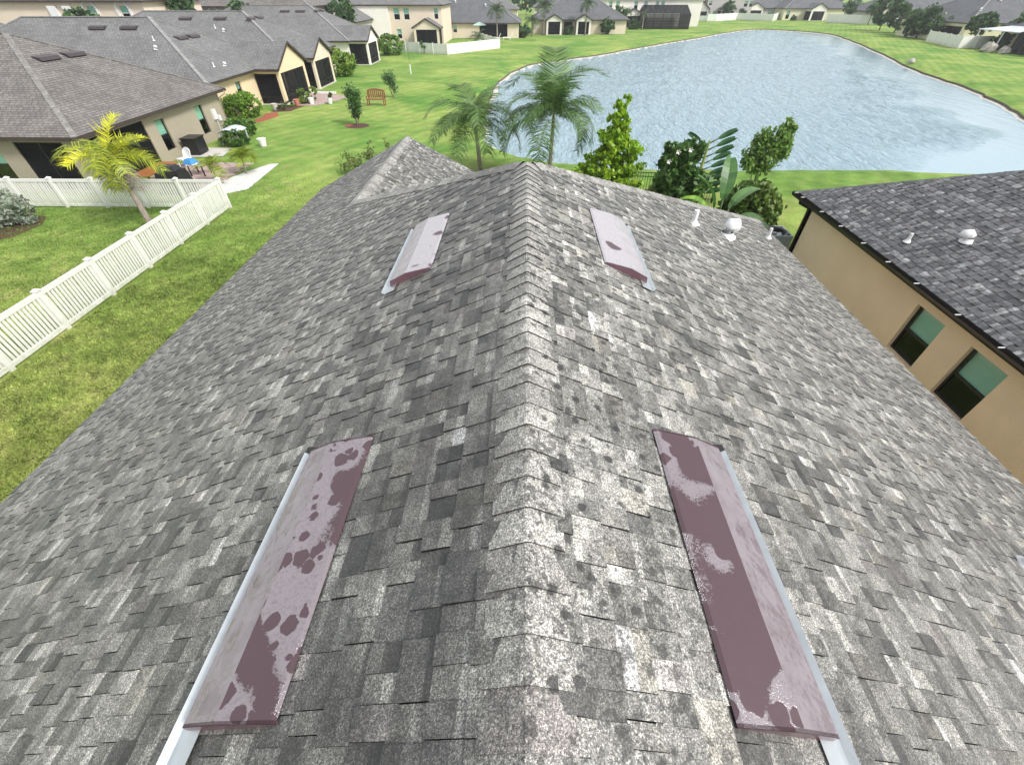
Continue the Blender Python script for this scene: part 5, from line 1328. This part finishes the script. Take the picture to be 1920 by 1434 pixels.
for lab, x, y, h, r_ in (('tall dark bush mass on the right bank nearest the water', 81.0, 128, 6.0, 3.0), ('second dark bush on the right bank beside the tall one', 80.0, 121, 4.8, 2.6), ('yellow-topped bush in the row on the right bank', 78.0, 115, 3.9, 2.2), ('dark leafy bush in the row below the broad grey roof', 76.8, 109, 4.6, 2.6),
        ('last dark bush of the row above the white fence', 76.5, 104, 3.6, 2.0), ('olive cedar tree behind the white right bank fence', 75.5, 93.5, 4.2, 1.8), ('dark shrub behind the rocks on the right bank', 75.0, 87.5, 2.0, 1.3), ('small tree by the awning at the right edge', 79.6, 90.5, 4.4, 1.8)):
    far_tree(lab, x, y, h, r_, n=1000)
for k, (x, y) in enumerate(((-75,115),(-58,125),(-40,122),(60,230),(95,235),(150,215),(160,160),(140,110),(-90,80),(0,200),(40,230),(130,90))):
    far_tree('distant tree ' + ['beyond the far top left roofs', 'past the arched grey house', 'behind the cream two storey house roof', 'far above the light grey house', 'far above the cream gable porch house', 'at the far top right corner', 'far behind the wide roofed house', 'behind the low roofed house at right', 'beyond the dim brown roofed house', 'far behind the slate roofs by the pond', 'far behind the pool enclosure house', 'past the right edge awning house'][k], x, y, 8.5, 4.5, n=700, group='distant trees among the roofs', sz=.5)
tl = []
for k in range(120):
    a = -75 + 150*k/119; d = 330 + 40*math.sin(k*1.7); h_ = 5 + 2.5*math.sin(k*2.3)
    tl.append((d*math.sin(R(a)), d*math.cos(R(a)) + 20, h_*.6, 9, 6, h_*.7, 110))
tag(link('treeline', leaf_cloud('treeline', tl, 1.5, (.035,.075,.04), (.11,.18,.085))), 'distant wood closing the horizon behind the far roofs', 'trees', kind='stuff')
# rocks at the right bank
for k, (lab, x, y, s) in enumerate((('tall leaning grey rock at the end of the white fence', 70.6, 83.6, 1.1), ('squat grey rock before the tall leaning one', 71.4, 81.6, .8), ('small rock by the water on the right bank', 50.6, 70.5, .45))):
    q = random.Random(k); b = MB(); n = 9
    prof = [(s*.75,0),(s*.9,.25*s),(s*.75,.7*s),(s*.4,1.0*s),(.02,1.08*s)]
    b.lathe(prof, (0,0,0), n); b.v = [(vx*q.uniform(.75,1.25), vy*q.uniform(.75,1.25), vz*q.uniform(.85,1.15)) for vx,vy,vz in b.v]
    tag(link('boulder', b.mesh('boulder', MT['rock']), None, (x,y,0)), lab, 'rock')
# umbrella and furniture by the far lanai
r = root('patio_umbrella', (-8.8, 104.2, 0), 'pale green patio umbrella before the slate roofed house', 'umbrella')
b = MB(); b.lathe([(1.3,2.05),(.7,2.3),(.03,2.5)], (-8.8,104.2,0), 8); part('canopy', b, paint('umbrella_cloth', (.5,.68,.6), .8), r); b = MB(); b.tube([(-8.8,104.2,0),(-8.8,104.2,2.45)], .03, 6); part('pole', b, MT['pole'], r)
for lab, x, y in (('white lounge chair left of the pair on the pond lawn', -5.6, 101.8), ('white lounge chair right of the pair on the pond lawn', -3.4, 102.6)):
    r = root('lounge_chair', (x, y, 0), lab, 'lounge chair')
    b = MB(); b.box((x-.9,y-.35,.3),(x+.5,y+.35,.42)); part('seat', b, MT['whitep'], r)
    b = MB(); b.hexa([(x+.45,y-.35,.32),(x+.55,y-.35,.32),(x+.55,y+.35,.32),(x+.45,y+.35,.32),(x+.85,y-.35,1.0),(x+.95,y-.35,1.0),(x+.95,y+.35,1.0),(x+.85,y+.35,1.0)]); part('backrest', b, MT['whitep'], r)
    for xx in (-.8, .4):
        for yy in (-.3, .3): b = MB(); b.box((x+xx-.04,y+yy-.04,0),(x+xx+.04,y+yy+.04,.3)); part('leg', b, MT['whitep'], r)

# ================================================================== AIR
hz = MB(); hz.box((-640, -340, -2.4), (640, 940, 17))
hm, hnt, hb_ = newmat('thin_haze'); hnt.nodes.remove(hb_)
hv = N(hnt, 'VolumePrincipled', {'Color': (.93, .96, 1.0, 1), 'Density': .0005, 'Anisotropy': .2}); L(hnt, hv.outputs[0], hnt.nodes['Material Output'].inputs['Volume'])
tag(link('haze', hz.mesh('haze', hm)), 'thin pale haze over the whole neighbourhood', 'haze', kind='stuff')
